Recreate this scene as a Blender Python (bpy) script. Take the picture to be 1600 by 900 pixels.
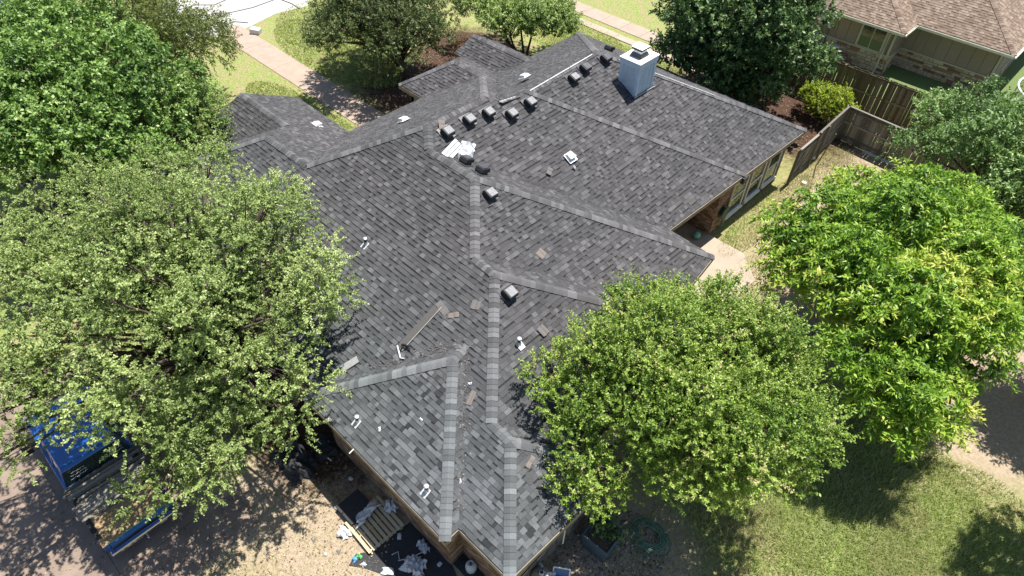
import bpy, math, random
import numpy as np
from mathutils import Vector, Matrix
from mathutils.geometry import tessellate_polygon

for o in list(bpy.data.objects): bpy.data.objects.remove(o)
SC = bpy.context.scene
COL = SC.collection

# ------------------------------------------------------------------ camera
CAM = Vector((0, 0, 18.7))
RR = Vector((0.71751715, 0.69634982, 0.01631172))
DD = Vector((0.51030152, -0.50958583, -0.69275872))
FF = Vector((-0.47409019, 0.50539015, -0.72098494))
FPX = 1040.2111619586055
cd = bpy.data.cameras.new('camera'); cam = bpy.data.objects.new('camera', cd); COL.objects.link(cam)
cd.sensor_width = 36; cd.lens = FPX / 1600 * 36; cd.clip_end = 600; cd.clip_start = 0.1
M3 = Matrix((RR, -DD, -FF)).transposed()
cam.matrix_world = Matrix.Translation(CAM) @ M3.to_4x4()
SC.camera = cam

# ------------------------------------------------------------------ sky, sun, exposure
SUN_EL = math.radians(71)
w = bpy.data.worlds.new('World'); SC.world = w; w.use_nodes = True
nt = w.node_tree; nt.nodes.clear()
sky = nt.nodes.new('ShaderNodeTexSky'); sky.sky_type = 'NISHITA'; sky.sun_disc = False
sky.sun_elevation = SUN_EL; sky.sun_rotation = 0.0; sky.air_density = 1.0; sky.dust_density = 0.6
bg = nt.nodes.new('ShaderNodeBackground'); bg.inputs['Strength'].default_value = 0.082
wo = nt.nodes.new('ShaderNodeOutputWorld')
nt.links.new(sky.outputs[0], bg.inputs[0]); nt.links.new(bg.outputs[0], wo.inputs[0])
sl = bpy.data.lights.new('sun', 'SUN'); sl.energy = 5.0; sl.angle = math.radians(0.53); sl.color = (1.0, 0.965, 0.90)
so = bpy.data.objects.new('sun', sl); COL.objects.link(so); so.location = (0, 20, 60)
so.rotation_euler = (-(math.pi / 2 - SUN_EL), 0, 0)      # shines from +Y, down to -Y
SC.view_settings.view_transform = 'Standard'; SC.view_settings.look = 'None'
SC.view_settings.exposure = 0.80; SC.view_settings.gamma = 1.0
SC.render.engine = 'CYCLES'
SC.cycles.max_bounces = 6; SC.cycles.transparent_max_bounces = 6

rng = random.Random(7)
NR = np.random.default_rng(11)

def at(px, py, z):
    """the point at height z seen at photo pixel px, py"""
    v = FF * FPX + RR * (px - 800) + DD * (py - 450)
    return CAM + v * ((z - CAM.z) / v.z)

# ------------------------------------------------------------------ materials
def nodes(m): return m.node_tree.nodes, m.node_tree.links
def new_mat(name):
    m = bpy.data.materials.new(name); m.use_nodes = True
    n, l = nodes(m); b = n['Principled BSDF']
    return m, n, l, b
def ramp(n, stops, interp='LINEAR'):
    r = n.new('ShaderNodeValToRGB'); r.color_ramp.interpolation = interp
    e = r.color_ramp.elements
    while len(e) < len(stops): e.new(0.5)
    for i, (p, c) in enumerate(stops): e[i].position = p; e[i].color = (*c, 1)
    return r
def mixc(n, l, fac, a, b, mode='MIX'):
    x = n.new('ShaderNodeMix'); x.data_type = 'RGBA'; x.blend_type = mode
    for s, v in ((0, fac), (6, a), (7, b)):
        if hasattr(v, 'links') or hasattr(v, 'is_linked'): l.new(v, x.inputs[s])
        elif s == 0: x.inputs[0].default_value = v
        else: x.inputs[s].default_value = (*v, 1)
    return x.outputs[2]
def noise(n, l, scale, detail=4, rough=.6, vec=None, dim='3D'):
    t = n.new('ShaderNodeTexNoise'); t.inputs['Scale'].default_value = scale
    t.inputs['Detail'].default_value = detail; t.inputs['Roughness'].default_value = rough
    if vec is not None: l.new(vec, t.inputs['Vector'])
    return t
def objcoord(n): return n.new('ShaderNodeTexCoord').outputs['Object']
def bump(n, l, b, h, strength=.4, dist=.02):
    x = n.new('ShaderNodeBump'); x.inputs['Strength'].default_value = strength; x.inputs['Distance'].default_value = dist
    l.new(h, x.inputs['Height']); l.new(x.outputs[0], b.inputs['Normal'])
def simple(name, c1, c2=None, scale=6, rough=.8, metal=0, bstr=.25, detail=5, geo=False, spec=.5):
    m, n, l, b = new_mat(name)
    c2 = c2 or tuple(x * .7 for x in c1)
    vec = n.new('ShaderNodeNewGeometry').outputs['Position'] if geo else objcoord(n)
    t = noise(n, l, scale, detail, .65, vec)
    r = ramp(n, [(.32, c2), (.68, c1)]); l.new(t.outputs[0], r.inputs[0])
    l.new(r.outputs[0], b.inputs['Base Color'])
    b.inputs['Roughness'].default_value = rough; b.inputs['Metallic'].default_value = metal
    b.inputs['Specular IOR Level'].default_value = spec
    if bstr: bump(n, l, b, t.outputs[0], bstr)
    return m
def tone_mat(name, stops, by='attr', grain=60, rough=.9, gstr=.35, big=None, bstr=.5, interp='LINEAR', spec=.3, exposure_tint=None):
    """colour per piece from the 'tone' attribute (stuff) or from the object (pieces)"""
    m, n, l, b = new_mat(name)
    if by == 'attr':
        a = n.new('ShaderNodeAttribute'); a.attribute_name = 'tone'; fac = a.outputs['Fac']
    else:
        fac = n.new('ShaderNodeObjectInfo').outputs['Random']
    r = ramp(n, stops, interp); l.new(fac, r.inputs[0])
    pos = n.new('ShaderNodeNewGeometry').outputs['Position']
    g = noise(n, l, grain, 3, .8, pos)
    gr = ramp(n, [(.3, (1 - gstr,) * 3), (.7, (1 + gstr,) * 3)]); l.new(g.outputs[0], gr.inputs[0])
    col = mixc(n, l, 1.0, r.outputs[0], gr.outputs[0], 'MULTIPLY')
    if big:
        sc, ca, cb = big
        g2 = noise(n, l, sc, 5, .6, pos)
        r2 = ramp(n, [(.35, ca), (.65, cb)]); l.new(g2.outputs[0], r2.inputs[0])
        col = mixc(n, l, 1.0, col, r2.outputs[0], 'MULTIPLY')
    if exposure_tint:      # uneven camera exposure painted in: paler and greener towards the low front wings
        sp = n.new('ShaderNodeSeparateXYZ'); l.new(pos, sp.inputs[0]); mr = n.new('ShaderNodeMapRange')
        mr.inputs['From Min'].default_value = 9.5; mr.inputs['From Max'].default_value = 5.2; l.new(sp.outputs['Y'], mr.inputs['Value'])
        col = mixc(n, l, mr.outputs[0], col, mixc(n, l, 1.0, col, exposure_tint, 'MULTIPLY'))
    l.new(col, b.inputs['Base Color']); b.inputs['Roughness'].default_value = rough
    b.inputs['Specular IOR Level'].default_value = spec
    bump(n, l, b, g.outputs[0], bstr, .008)
    return m

SH = [(0, (.022, .0215, .023)), (.09, (.034, .033, .035)), (.13, (.056, .0545, .056)), (.36, (.063, .061, .063)), (.62, (.078, .0755, .078)), (.82, (.098, .095, .098)), (1, (.122, .119, .122))]
SHB = (.30, (1.10, 1.07, 1.08), (.88, .90, .90))
M_SHS = tone_mat('asphalt_shingle', SH, 'attr', 55, .93, .38, SHB, exposure_tint=(1.16, 1.28, 1.28))
M_SHO = tone_mat('asphalt_shingle_single', SH, 'obj', 55, .93, .38, SHB, exposure_tint=(1.16, 1.28, 1.28))
CP = [(0, (.075, .073, .075)), (.5, (.112, .109, .112)), (1, (.165, .161, .165))]
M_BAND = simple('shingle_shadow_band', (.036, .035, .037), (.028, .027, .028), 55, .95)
M_CPS = tone_mat('ridge_shingle', CP, 'attr', 55, .93, .3, SHB, exposure_tint=(1.16, 1.28, 1.28))
M_CPO = tone_mat('ridge_shingle_single', CP, 'obj', 55, .93, .3, SHB, exposure_tint=(1.16, 1.28, 1.28))
NS = [(0, (.135, .095, .070)), (.5, (.205, .150, .112)), (1, (.29, .225, .178))]
M_NSH = tone_mat('brown_shingle', NS, 'attr', 40, .93, .25)
BR = [(0, (.13, .075, .05)), (.4, (.21, .13, .085)), (.75, (.28, .19, .13)), (1, (.36, .27, .20))]
M_BRS = tone_mat('brick_face', BR, 'attr', 70, .9, .25)
M_BRO = tone_mat('brick_face_single', BR, 'obj', 70, .9, .25)
ST = [(0, (.20, .10, .065)), (.2, (.30, .17, .115)), (.45, (.44, .34, .22)), (.75, (.54, .45, .32)), (1, (.42, .38, .31))]
M_STO = tone_mat('limestone_block', ST, 'obj', 14, .9, .3)
FS = [(0, (.15, .135, .115)), (.5, (.22, .19, .155)), (1, (.28, .24, .20))]
M_FST = tone_mat('field_stone', FS, 'obj', 14, .9, .3)
M_MORT = simple('mortar', (.30, .27, .22), (.20, .175, .14), 12, .95)
M_FELT = simple('roofing_felt', (.035, .036, .04), (.02, .02, .023), 9, .8)
M_FASC = simple('fascia_paint', (.30, .25, .20), (.20, .165, .13), 5, .7)
M_GUT = simple('gutter_paint', (.72, .68, .58), (.60, .56, .46), 3, .5, bstr=.05)
M_WHITE = simple('white_paint', (.80, .80, .79), (.68, .68, .67), 4, .55, bstr=.05)
M_PAPER = simple('white_wrapper', (.64, .64, .65), (.44, .46, .50), 8, .6, bstr=.6)
M_CHIM = simple('blue_grey_paint', (.52, .60, .70), (.40, .47, .55), 5.5, .65, bstr=.15, detail=9)
M_CHIMD = simple('blue_grey_trim', (.56, .64, .75), (.48, .55, .66), 2.5, .6, bstr=.08)
M_GALV = simple('galvanised_steel', (.62, .64, .66), (.42, .44, .46), 6, .38, .7, .1)
M_BLACK = simple('black_metal', (.018, .018, .02), (.012, .012, .013), 5, .55, 0, .1)
M_VENT = simple('dark_vent_metal', (.10, .10, .108), (.065, .065, .07), 4, .35, .25, .1)
M_VENTT = simple('sky_bright_vent_top', (.28, .28, .29), (.17, .17, .18), 14, .7, 0, .1)  # sky reflection on the dark metal tops, painted in as a paler grey
M_GLASS, n_, l_, b_ = new_mat('window_glass'); b_.inputs['Base Color'].default_value = (.02, .035, .032, 1)
b_.inputs['Roughness'].default_value = .04; b_.inputs['Specular IOR Level'].default_value = .9
M_CONC = simple('pale_concrete', (.42, .34, .265), (.33, .265, .205), .8, .9, geo=True)
M_PATH = simple('pink_concrete', (.40, .31, .245), (.32, .24, .19), 1.5, .9, geo=True)
M_STREET = simple('white_concrete', (.50, .48, .455), (.43, .41, .39), .6, .9, geo=True)
M_DRIVE = simple('driveway_concrete', (.27, .205, .160), (.18, .135, .105), 1.3, .9, geo=True)
M_WOODG = tone_mat('grey_weathered_wood', [(0, (.12, .105, .085)), (.5, (.20, .18, .15)), (1, (.30, .27, .23))], 'obj', 25, .9, .35)
M_WOODB = tone_mat('brown_stained_wood', [(0, (.095, .070, .045)), (.5, (.15, .115, .078)), (1, (.23, .18, .125))], 'obj', 25, .85, .35)
M_WOODP = tone_mat('pallet_wood', [(0, (.42, .33, .20)), (.5, (.52, .42, .27)), (1, (.60, .50, .34))], 'obj', 30, .85, .25)
M_WOODS = simple('raw_plank', (.22, .155, .10), (.15, .10, .065), 9, .85)
M_BARK = simple('bark', (.13, .10, .075), (.06, .045, .035), 9, .95, bstr=.9)
M_TAUPE = tone_mat('taupe_siding', [(0, (.275, .215, .170)), (1, (.300, .238, .19))], 'obj', 8, .8, .06, bstr=.1)
M_TRIM = simple('cream_trim', (.50, .46, .38), (.44, .40, .33), 3, .6, bstr=.05)
M_BLUE, n_, l_, b_ = new_mat('blue_car_paint'); b_.inputs['Base Color'].default_value = (.008, .10, .36, 1)
b_.inputs['Metallic'].default_value = .25; b_.inputs['Roughness'].default_value = .28; b_.inputs['Coat Weight'].default_value = .7
M_DARK = simple('black_rubber', (.02, .02, .021), (.012, .012, .012), 8, .8)
M_CHROME = simple('chrome', (.7, .7, .72), (.55, .55, .57), 3, .2, 1, 0)
M_RED = simple('red_lens', (.45, .02, .02), (.35, .015, .015), 3, .25, bstr=0)
M_OSB = simple('strand_board', (.36, .25, .13), (.20, .13, .065), 28, .85, bstr=.3, detail=2)
M_TEAL = simple('teal_edge_paint', (.06, .30, .26), (.04, .22, .20), 5, .6)
M_PLANTER = simple('slate_blue_plastic', (.075, .115, .155), (.058, .09, .125), 3, .55, bstr=.1)
M_HOSE = simple('green_hose', (.11, .27, .18), (.08, .20, .13), 6, .45, bstr=.05)
M_TAN = simple('tan_fibreglass', (.34, .30, .25), (.27, .24, .20), 3, .45, bstr=.05)
M_PVC = simple('grey_pvc', (.60, .60, .60), (.52, .52, .52), 3, .4, bstr=.05)
M_BLUEP = simple('blue_plastic', (.02, .12, .36), (.015, .09, .28), 3, .4, bstr=.05)
M_TEALB = simple('pale_green_rubber', (.16, .40, .34), (.12, .32, .27), 3, .5, bstr=.05)
M_TANK = simple('white_tank_paint', (.60, .62, .63), (.48, .50, .51), 5, .45, bstr=.05)
M_GREENW = simple('green_wrapper', (.12, .50, .16), (.08, .36, .12), 9, .5)
M_BLUEW = simple('blue_wrapper', (.05, .22, .55), (.10, .40, .70), 14, .5)
M_STONE = tone_mat('river_stone', [(0, (.07, .06, .05)), (.5, (.19, .165, .14)), (.85, (.34, .30, .26)), (1, (.55, .50, .44))], 'attr', 20, .9, .2)
M_LITTER = tone_mat('dry_leaf', [(0, (.10, .06, .035)), (.5, (.26, .18, .11)), (1, (.5, .40, .28))], 'attr', 20, .9, .2)

def leaf_mat(name, stops, trans=.24):
    m = bpy.data.materials.new(name); m.use_nodes = True
    n, l = nodes(m); n.remove(n['Principled BSDF']); out = n['Material Output']
    a = n.new('ShaderNodeAttribute'); a.attribute_name = 'tone'
    r = ramp(n, stops); l.new(a.outputs['Fac'], r.inputs[0])
    d = n.new('ShaderNodeBsdfPrincipled'); l.new(r.outputs[0], d.inputs['Base Color'])
    d.inputs['Roughness'].default_value = .48; d.inputs['Specular IOR Level'].default_value = .35
    t = n.new('ShaderNodeBsdfTranslucent')
    c = mixc(n, l, 1.0, r.outputs[0], (1.25, 1.35, .5), 'MULTIPLY'); l.new(c, t.inputs['Color'])
    x = n.new('ShaderNodeMixShader'); x.inputs[0].default_value = trans
    l.new(d.outputs[0], x.inputs[1]); l.new(t.outputs[0], x.inputs[2]); l.new(x.outputs[0], out.inputs[0])
    return m

# ------------------------------------------------------------------ object helpers
def tag(o, label=None, cat=None, group=None, kind=None):
    if label: o['label'] = label
    if cat: o['category'] = cat
    if group: o['group'] = group
    if kind: o['kind'] = kind
    return o
def empty(name, loc, rz=0, label=None, cat=None, group=None):
    o = bpy.data.objects.new(name, None); COL.objects.link(o); o.location = loc; o.rotation_euler = (0, 0, rz)
    o.empty_display_size = .2
    return tag(o, label, cat, group)
def link_mesh(name, me, parent=None, loc=None):
    o = bpy.data.objects.new(name, me); COL.objects.link(o)
    if parent: o.parent = parent
    if loc is not None: o.location = loc
    return o

class MB:
    def __init__(s): s.v = []; s.f = []; s.t = []; s.m = []
    def add(s, vs, fs, tone=0.5, mi=0):
        k = len(s.v); s.v += [tuple(x) for x in vs]; s.f += [tuple(i + k for i in f) for f in fs]
        s.t += [tone] * len(fs); s.m += [mi] * len(fs); return s
    def quad(s, a, b, c, d, tone=.5, mi=0): return s.add([a, b, c, d], [(0, 1, 2, 3)], tone, mi)
    def box(s, x0, x1, y0, y1, z0, z1, tone=.5, mi=0, M=None):
        vs = [Vector((x, y, z)) for z in (z0, z1) for y in (y0, y1) for x in (x0, x1)]
        if M: vs = [M @ v for v in vs]
        return s.add(vs, [(0, 2, 3, 1), (4, 5, 7, 6), (0, 1, 5, 4), (2, 6, 7, 3), (0, 4, 6, 2), (1, 3, 7, 5)], tone, mi)
    def prism(s, poly, z0, z1, tone=.5, mi=0, M=None):
        n = len(poly); vs = [Vector((p[0], p[1], z0)) for p in poly] + [Vector((p[0], p[1], z1)) for p in poly]
        if M: vs = [M @ v for v in vs]
        return s.add(vs, [tuple(range(n - 1, -1, -1)), tuple(range(n, 2 * n))] + [(i, (i + 1) % n, n + (i + 1) % n, n + i) for i in range(n)], tone, mi)
    def lathe(s, prof, n=16, M=None, tone=.5, mi=0):
        vs = []; fs = []
        for r, z in prof:
            for i in range(n):
                a = 2 * math.pi * i / n; vs.append(Vector((r * math.cos(a), r * math.sin(a), z)))
        if M: vs = [M @ v for v in vs]
        for j in range(len(prof) - 1):
            for i in range(n):
                a = j * n + i; b = j * n + (i + 1) % n; fs.append((a, b, b + n, a + n))
        fs.append(tuple(range(n - 1, -1, -1))); fs.append(tuple(range((len(prof) - 1) * n, len(prof) * n)))
        return s.add(vs, fs, tone, mi)
    def tube(s, pts, r, n=6, tone=.5, mi=0, closed=False):
        pts = [Vector(p) for p in pts]; rs = r if isinstance(r, (list, tuple)) else [r] * len(pts)
        vs = []; fs = []; up = Vector((0, 0, 1))
        for i, p in enumerate(pts):
            d = (pts[min(i + 1, len(pts) - 1)] - pts[max(i - 1, 0)])
            if d.length < 1e-9: d = Vector((0, 0, 1))
            d.normalize(); u = d.cross(up)
            if u.length < .05: u = d.cross(Vector((1, 0, 0)))
            u.normalize(); v = u.cross(d)
            for k in range(n):
                a = 2 * math.pi * k / n; vs.append(p + (u * math.cos(a) + v * math.sin(a)) * rs[i])
        for i in range(len(pts) - 1):
            for k in range(n):
                a = i * n + k; b = i * n + (k + 1) % n; fs.append((a, b, b + n, a + n))
        fs.append(tuple(range(n - 1, -1, -1))); fs.append(tuple(range((len(pts) - 1) * n, len(pts) * n)))
        return s.add(vs, fs, tone, mi)
    def mesh(s, name, mats, smooth=False):
        me = bpy.data.meshes.new(name); me.from_pydata(s.v, [], s.f)
        for m in (mats if isinstance(mats, (list, tuple)) else [mats]): me.materials.append(m)
        a = me.attributes.new('tone', 'FLOAT', 'FACE'); a.data.foreach_set('value', s.t)
        me.polygons.foreach_set('material_index', s.m)
        if smooth: me.polygons.foreach_set('use_smooth', [True] * len(s.f))
        me.validate(); me.update(); return me
    def build(s, name, mats, parent=None, loc=None, smooth=False, bevel=0):
        o = link_mesh(name, s.mesh(name, mats, smooth), parent, loc)
        if bevel:
            b = o.modifiers.new('bevel', 'BEVEL'); b.width = bevel; b.segments = 2; b.limit_method = 'ANGLE'
        return o

# =================================================================== GROUND
gm, n, l, b = new_mat('ground_soil_and_grass')
pos = n.new('ShaderNodeNewGeometry').outputs['Position']
n1 = noise(n, l, .55, 6, .65, pos); n2 = noise(n, l, 9, 6, .75, pos); n3 = noise(n, l, 40, 4, .8, pos); n4 = noise(n, l, 1.6, 5, .7, pos)
soil = ramp(n, [(.3, (.30, .225, .15)), (.5, (.44, .345, .245)), (.7, (.56, .455, .34))]); l.new(n2.outputs[0], soil.inputs[0])
grass = ramp(n, [(.28, (.10, .145, .03)), (.5, (.24, .31, .08)), (.72, (.44, .48, .18))]); l.new(n2.outputs[0], grass.inputs[0])
dry = ramp(n, [(.28, (.17, .145, .065)), (.5, (.33, .28, .14)), (.72, (.52, .44, .27))]); l.new(n2.outputs[0], dry.inputs[0])
mulch = ramp(n, [(.3, (.025, .014, .010)), (.5, (.075, .042, .028)), (.7, (.18, .105, .075))]); l.new(n2.outputs[0], mulch.inputs[0])
mixf = ramp(n, [(.40, (0, 0, 0)), (.60, (1, 1, 1))]); l.new(n4.outputs[0], mixf.inputs[0])
col = mixc(n, l, mixf.outputs[0], grass.outputs[0], dry.outputs[0])
def patch(col, c2, cx, cy, rx, ry, ang=0, soft=.45, wob=.55):
    """an irregular patch of another ground cover, lying at a real place"""
    mp = n.new('ShaderNodeMapping'); mp.vector_type = 'TEXTURE'
    mp.inputs['Location'].default_value = (cx, cy, 0); mp.inputs['Rotation'].default_value = (0, 0, ang); mp.inputs['Scale'].default_value = (rx, ry, 1000)
    l.new(pos, mp.inputs['Vector'])
    ln = n.new('ShaderNodeVectorMath'); ln.operation = 'LENGTH'; l.new(mp.outputs[0], ln.inputs[0])
    a = n.new('ShaderNodeMath'); a.operation = 'MULTIPLY_ADD'; l.new(n4.outputs[0], a.inputs[0]); a.inputs[1].default_value = wob * 2; l.new(ln.outputs['Value'], a.inputs[2])
    a2 = n.new('ShaderNodeMath'); a2.operation = 'MULTIPLY_ADD'; l.new(n2.outputs[0], a2.inputs[0]); a2.inputs[1].default_value = .5; l.new(a.outputs[0], a2.inputs[2])
    mr = n.new('ShaderNodeMapRange'); mr.inputs['From Min'].default_value = 1 + wob + .25 + soft / 2; mr.inputs['From Max'].default_value = 1 + wob + .25 - soft / 2
    l.new(a2.outputs[0], mr.inputs['Value'])
    return mixc(n, l, mr.outputs[0], col, c2)
col = patch(col, soil.outputs[0], -8.6, 1.2, 4.6, 4.2)            # bare yard by the pallet
col = patch(col, dry.outputs[0], -7.6, -1.2, 3.2, 2.2)
col = patch(col, soil.outputs[0], -5.6, 24.5, 1.2, 7.5, .12, .8)    # worn strip in the side yard
col = patch(col, dry.outputs[0], -4.5, 19.5, 2.2, 4.0, 0, .8)
col = patch(col, dry.outputs[0], -5.0, 27.0, 3.0, 4.5, 0, .8)
col = patch(col, soil.outputs[0], -5.9, 26.0, 1.5, 6.0, .05, 1.0)
col = patch(col, soil.outputs[0], -4.3, 20.8, 1.6, 2.2, 0, 1.0)
col = patch(col, grass.outputs[0], 2.2, 13.6, 4.2, 2.8)
col = patch(col, dry.outputs[0], 1.6, 14.6, 1.3, .8)
col = patch(col, dry.outputs[0], -1.0, 11.3, .9, .8)
col = patch(col, soil.outputs[0], 2.2, 16.0, .5, .35)
col = patch(col, dry.outputs[0], 3.4, 13.0, 1.0, .6)
col = patch(col, soil.outputs[0], 2.6, 20.6, 3.0, 3.6)            # bare sand at right
col = patch(col, soil.outputs[0], -2.6, 7.2, 2.1, 2.6)
col = patch(col, mulch.outputs[0], -26.2, 21.3, 3.6, 4.3)          # mulch bed below the oak
col = patch(col, mulch.outputs[0], -27.3, 25.0, 3.6, 3.0)
col = patch(col, mulch.outputs[0], -12.5, 31.5, 5.5, 3.6)
col = patch(col, mulch.outputs[0], -26.5, 5.5, 5.0, 5.0)
col = patch(col, mulch.outputs[0], -13.5, 4.0, 3.6, 1.8)
fr = ramp(n, [(.3, (.72,) * 3), (.7, (1.22,) * 3)]); l.new(n3.outputs[0], fr.inputs[0])
col = mixc(n, l, 1.0, col, fr.outputs[0], 'MULTIPLY')
l.new(col, b.inputs['Base Color']); b.inputs['Roughness'].default_value = .95; b.inputs['Specular IOR Level'].default_value = .2
bump(n, l, b, n3.outputs[0], .8, .05)
g = MB(); g.quad((-300, -300, 0), (300, -300, 0), (300, 300, 0), (-300, 300, 0))
tag(g.build('ground', gm), kind='structure')
lawn_m, n, l, b = new_mat('watered_lawn')
pos = n.new('ShaderNodeNewGeometry').outputs['Position']; t = noise(n, l, 14, 5, .75, pos); t2 = noise(n, l, .8, 3, .6, pos)
r = ramp(n, [(.3, (.06, .10, .025)), (.5, (.12, .175, .05)), (.7, (.21, .26, .09))]); l.new(t.outputs[0], r.inputs[0])
l.new(r.outputs[0], b.inputs['Base Color']); b.inputs['Roughness'].default_value = .9; bump(n, l, b, t.outputs[0], .8, .05)
g = MB(); g.quad((-16, 36.1, .004), (12, 36.1, .004), (12, 62, .004), (-16, 62, .004))
tag(g.build('neighbour_lawn', lawn_m), kind='structure')

def sheet(name, pts, z, m, wob=0, seg=.5, seed=1, thick=0.0):
    rr = random.Random(seed); P = []
    for i in range(len(pts)):
        a = Vector((*pts[i][:2], 0)); c = Vector((*pts[(i + 1) % len(pts)][:2], 0)); k = max(1, int((c - a).length / seg)) if wob else 1
        for j in range(k):
            p = a.lerp(c, j / k)
            if wob: p += Vector((rr.uniform(-wob, wob), rr.uniform(-wob, wob), 0))
            P.append((p.x, p.y))
    g = MB(); g.prism(P, z - .15, z)
    return tag(g.build(name, m), kind='structure')
# front path in concrete slabs, each slab its own piece
def slab_strip(name, x0, x1, y0, y1, along, step, z, m, kerbless=True):
    root = empty(name, ((x0 + x1) / 2, (y0 + y1) / 2, 0)); tag(root, kind='structure')
    k = 0; a0, a1 = (x0, x1) if along == 'x' else (y0, y1)
    nn = max(1, int(round((a1 - a0) / step)))
    for i in range(nn):
        s0 = a0 + (a1 - a0) * i / nn + .008; s1 = a0 + (a1 - a0) * (i + 1) / nn - .008
        g = MB()
        cx, cy = root.location.x, root.location.y
        if along == 'x': g.box(s0 - cx, s1 - cx, y0 - cy, y1 - cy, -.12, z + rng.uniform(-.003, .003))
        else: g.box(x0 - cx, x1 - cx, s0 - cy, s1 - cy, -.12, z + rng.uniform(-.003, .003))
        g.build('slab', m, root)
    return root
slab_strip('front_path', -40.0, -24.2, 15.75, 17.35, 'x', 3.0, .03, M_PATH)
slab_strip('entry_pad', -25.6, -22.2, 13.4, 17.3, 'y', 2.0, .045, M_PATH)
slab_strip('sidewalk', -40.0, -14.0, 33.9, 35.2, 'x', 1.5, .03, M_PATH)
slab_strip('kerb', -40.0, -14.0, 32.75, 33.35, 'x', 3.0, .05, M_CONC)
sheet('patio', [(-12, 17.0), (-6.4, 17.0), (-5.85, 18.2), (-5.75, 20.2), (-6.9, 21.25), (-12, 21.2)], .06, M_CONC, 0)
# driveway (under the truck), slabs with joints
slab_strip('driveway', -30.0, -12.30, -9.0, -2.25, 'x', 4.4, .03, M_DRIVE)
slab_strip('driveway_apron', -21.1, -12.30, -2.235, .2, 'x', 4.4, .03, M_DRIVE)
slab_strip('driveway_edge_strip', -12.285, -10.9, -9.0, 1.2, 'y', 2.55, .025, M_DRIVE)
# street / cul-de-sac in white concrete
pst = [at(x, y, 0) for x, y in ((300, 70), (384, 45), (430, 22), (480, 10), (500, -60), (420, -160), (150, -160), (250, 20))]
sheet('street', pst, .02, M_STREET, 0)
M_TAR = simple('tar_joint', (.16, .15, .15), (.10, .10, .10), 5, .9)
for pl in ([(330, 22), (360, 20), (395, 12), (428, 0), (445, -12)], [(345, 44), (365, 34), (388, 36)], [(440, 0), (456, 6), (468, 14)], [(300, 8), (335, 8), (362, -4)]):
    g = MB(); q = [at(x, y, .022) for x, y in pl]; g.tube(q, .05, 5)
    tag(g.build('tar_joint', M_TAR), kind='structure')

# =================================================================== HOUSE ROOF
ZE = 2.7
def Lz(y): return .489 * (y - 4.37)
V = dict(H=(-24.9, 4.37, 0), iW=(-11.75, 4.37, 0), wp=(-11.75, 3.91, 0), cp=(-5.71, 3.91, 0), ip=(-5.71, 4.37, 0),
  Ar=(-8.84, 7.59, Lz(7.59)), A=(-8.73, 7.03, Lz(7.59)),
  P1=(-15.27, 11.99, Lz(11.99)), P2=(-14.54, 11.38, Lz(11.38)), P3=(-12.38, 11.39, Lz(11.39)), P4=(-10.47, 9.54, Lz(9.54)), P5=(-9.6, 9.50, Lz(9.50)),
  P6=(-6.79, 6.58, Lz(6.58)), P7=(-6.07, 6.55, Lz(6.55)), P7c=(-3.95, 4.37, 0), lw=(-18.16, 8.88, Lz(8.88)), A2=(-20.75, 8.83, Lz(8.83)),
  P1e=(-15.21, 14.57, 3.75), c2=(-6.57, 17.32, 0), v1=(-8.5, 17.4, 0), n1=(-8.3, 22.4, 0), n1b=(-8.3, 22.4, -.02), nc=(-8.1, 27.2, 0),
  c3=(-4.9, 14.3, 0), v3=(-6.2, 14.3, 0), c4=(-3.80, 8.6, 0), v4=(-4.88, 8.6, 0),
  q1=(-14.8, 14.88, 3.60), N1a=(-14.78, 16.19, 3.56), N1b=(-14.78, 16.25, 3.42), NCa=(-14.9, 20.45, 3.50), nw=(-21.1, 27.2, 0),
  B1=(-19.9, 18.95, 1.07), B2=(-19.0, 18.97, 1.09), B0=(-21.75, 18.97, 1.08), b0=(-23.49, 16.97, 0), b1=(-21.8, 16.95, 0), bn=(-23.49, 20.97, 0), D=(-21.0, 20.97, 0),
  wc=(-21.9, 12.9, 0), gN=(-25.8, 12.93, 0), g=(-25.4, 10.3, 1.42), e=(-22.0, 10.28, 1.44), gl=(-25.9, 7.5, 0), Vv=(-24.8, 7.5, 0),
  Ca=(-24.03, 21.0, 0), C0=(-23.8, 22.1, .60), C1=(-20.0, 22.15, .62), Cn=(-23.94, 23.32, 0), Ce=(-21.05, 23.3, 0))
V = {k: Vector((x, y, z + ZE)) for k, (x, y, z) in V.items()}
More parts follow.
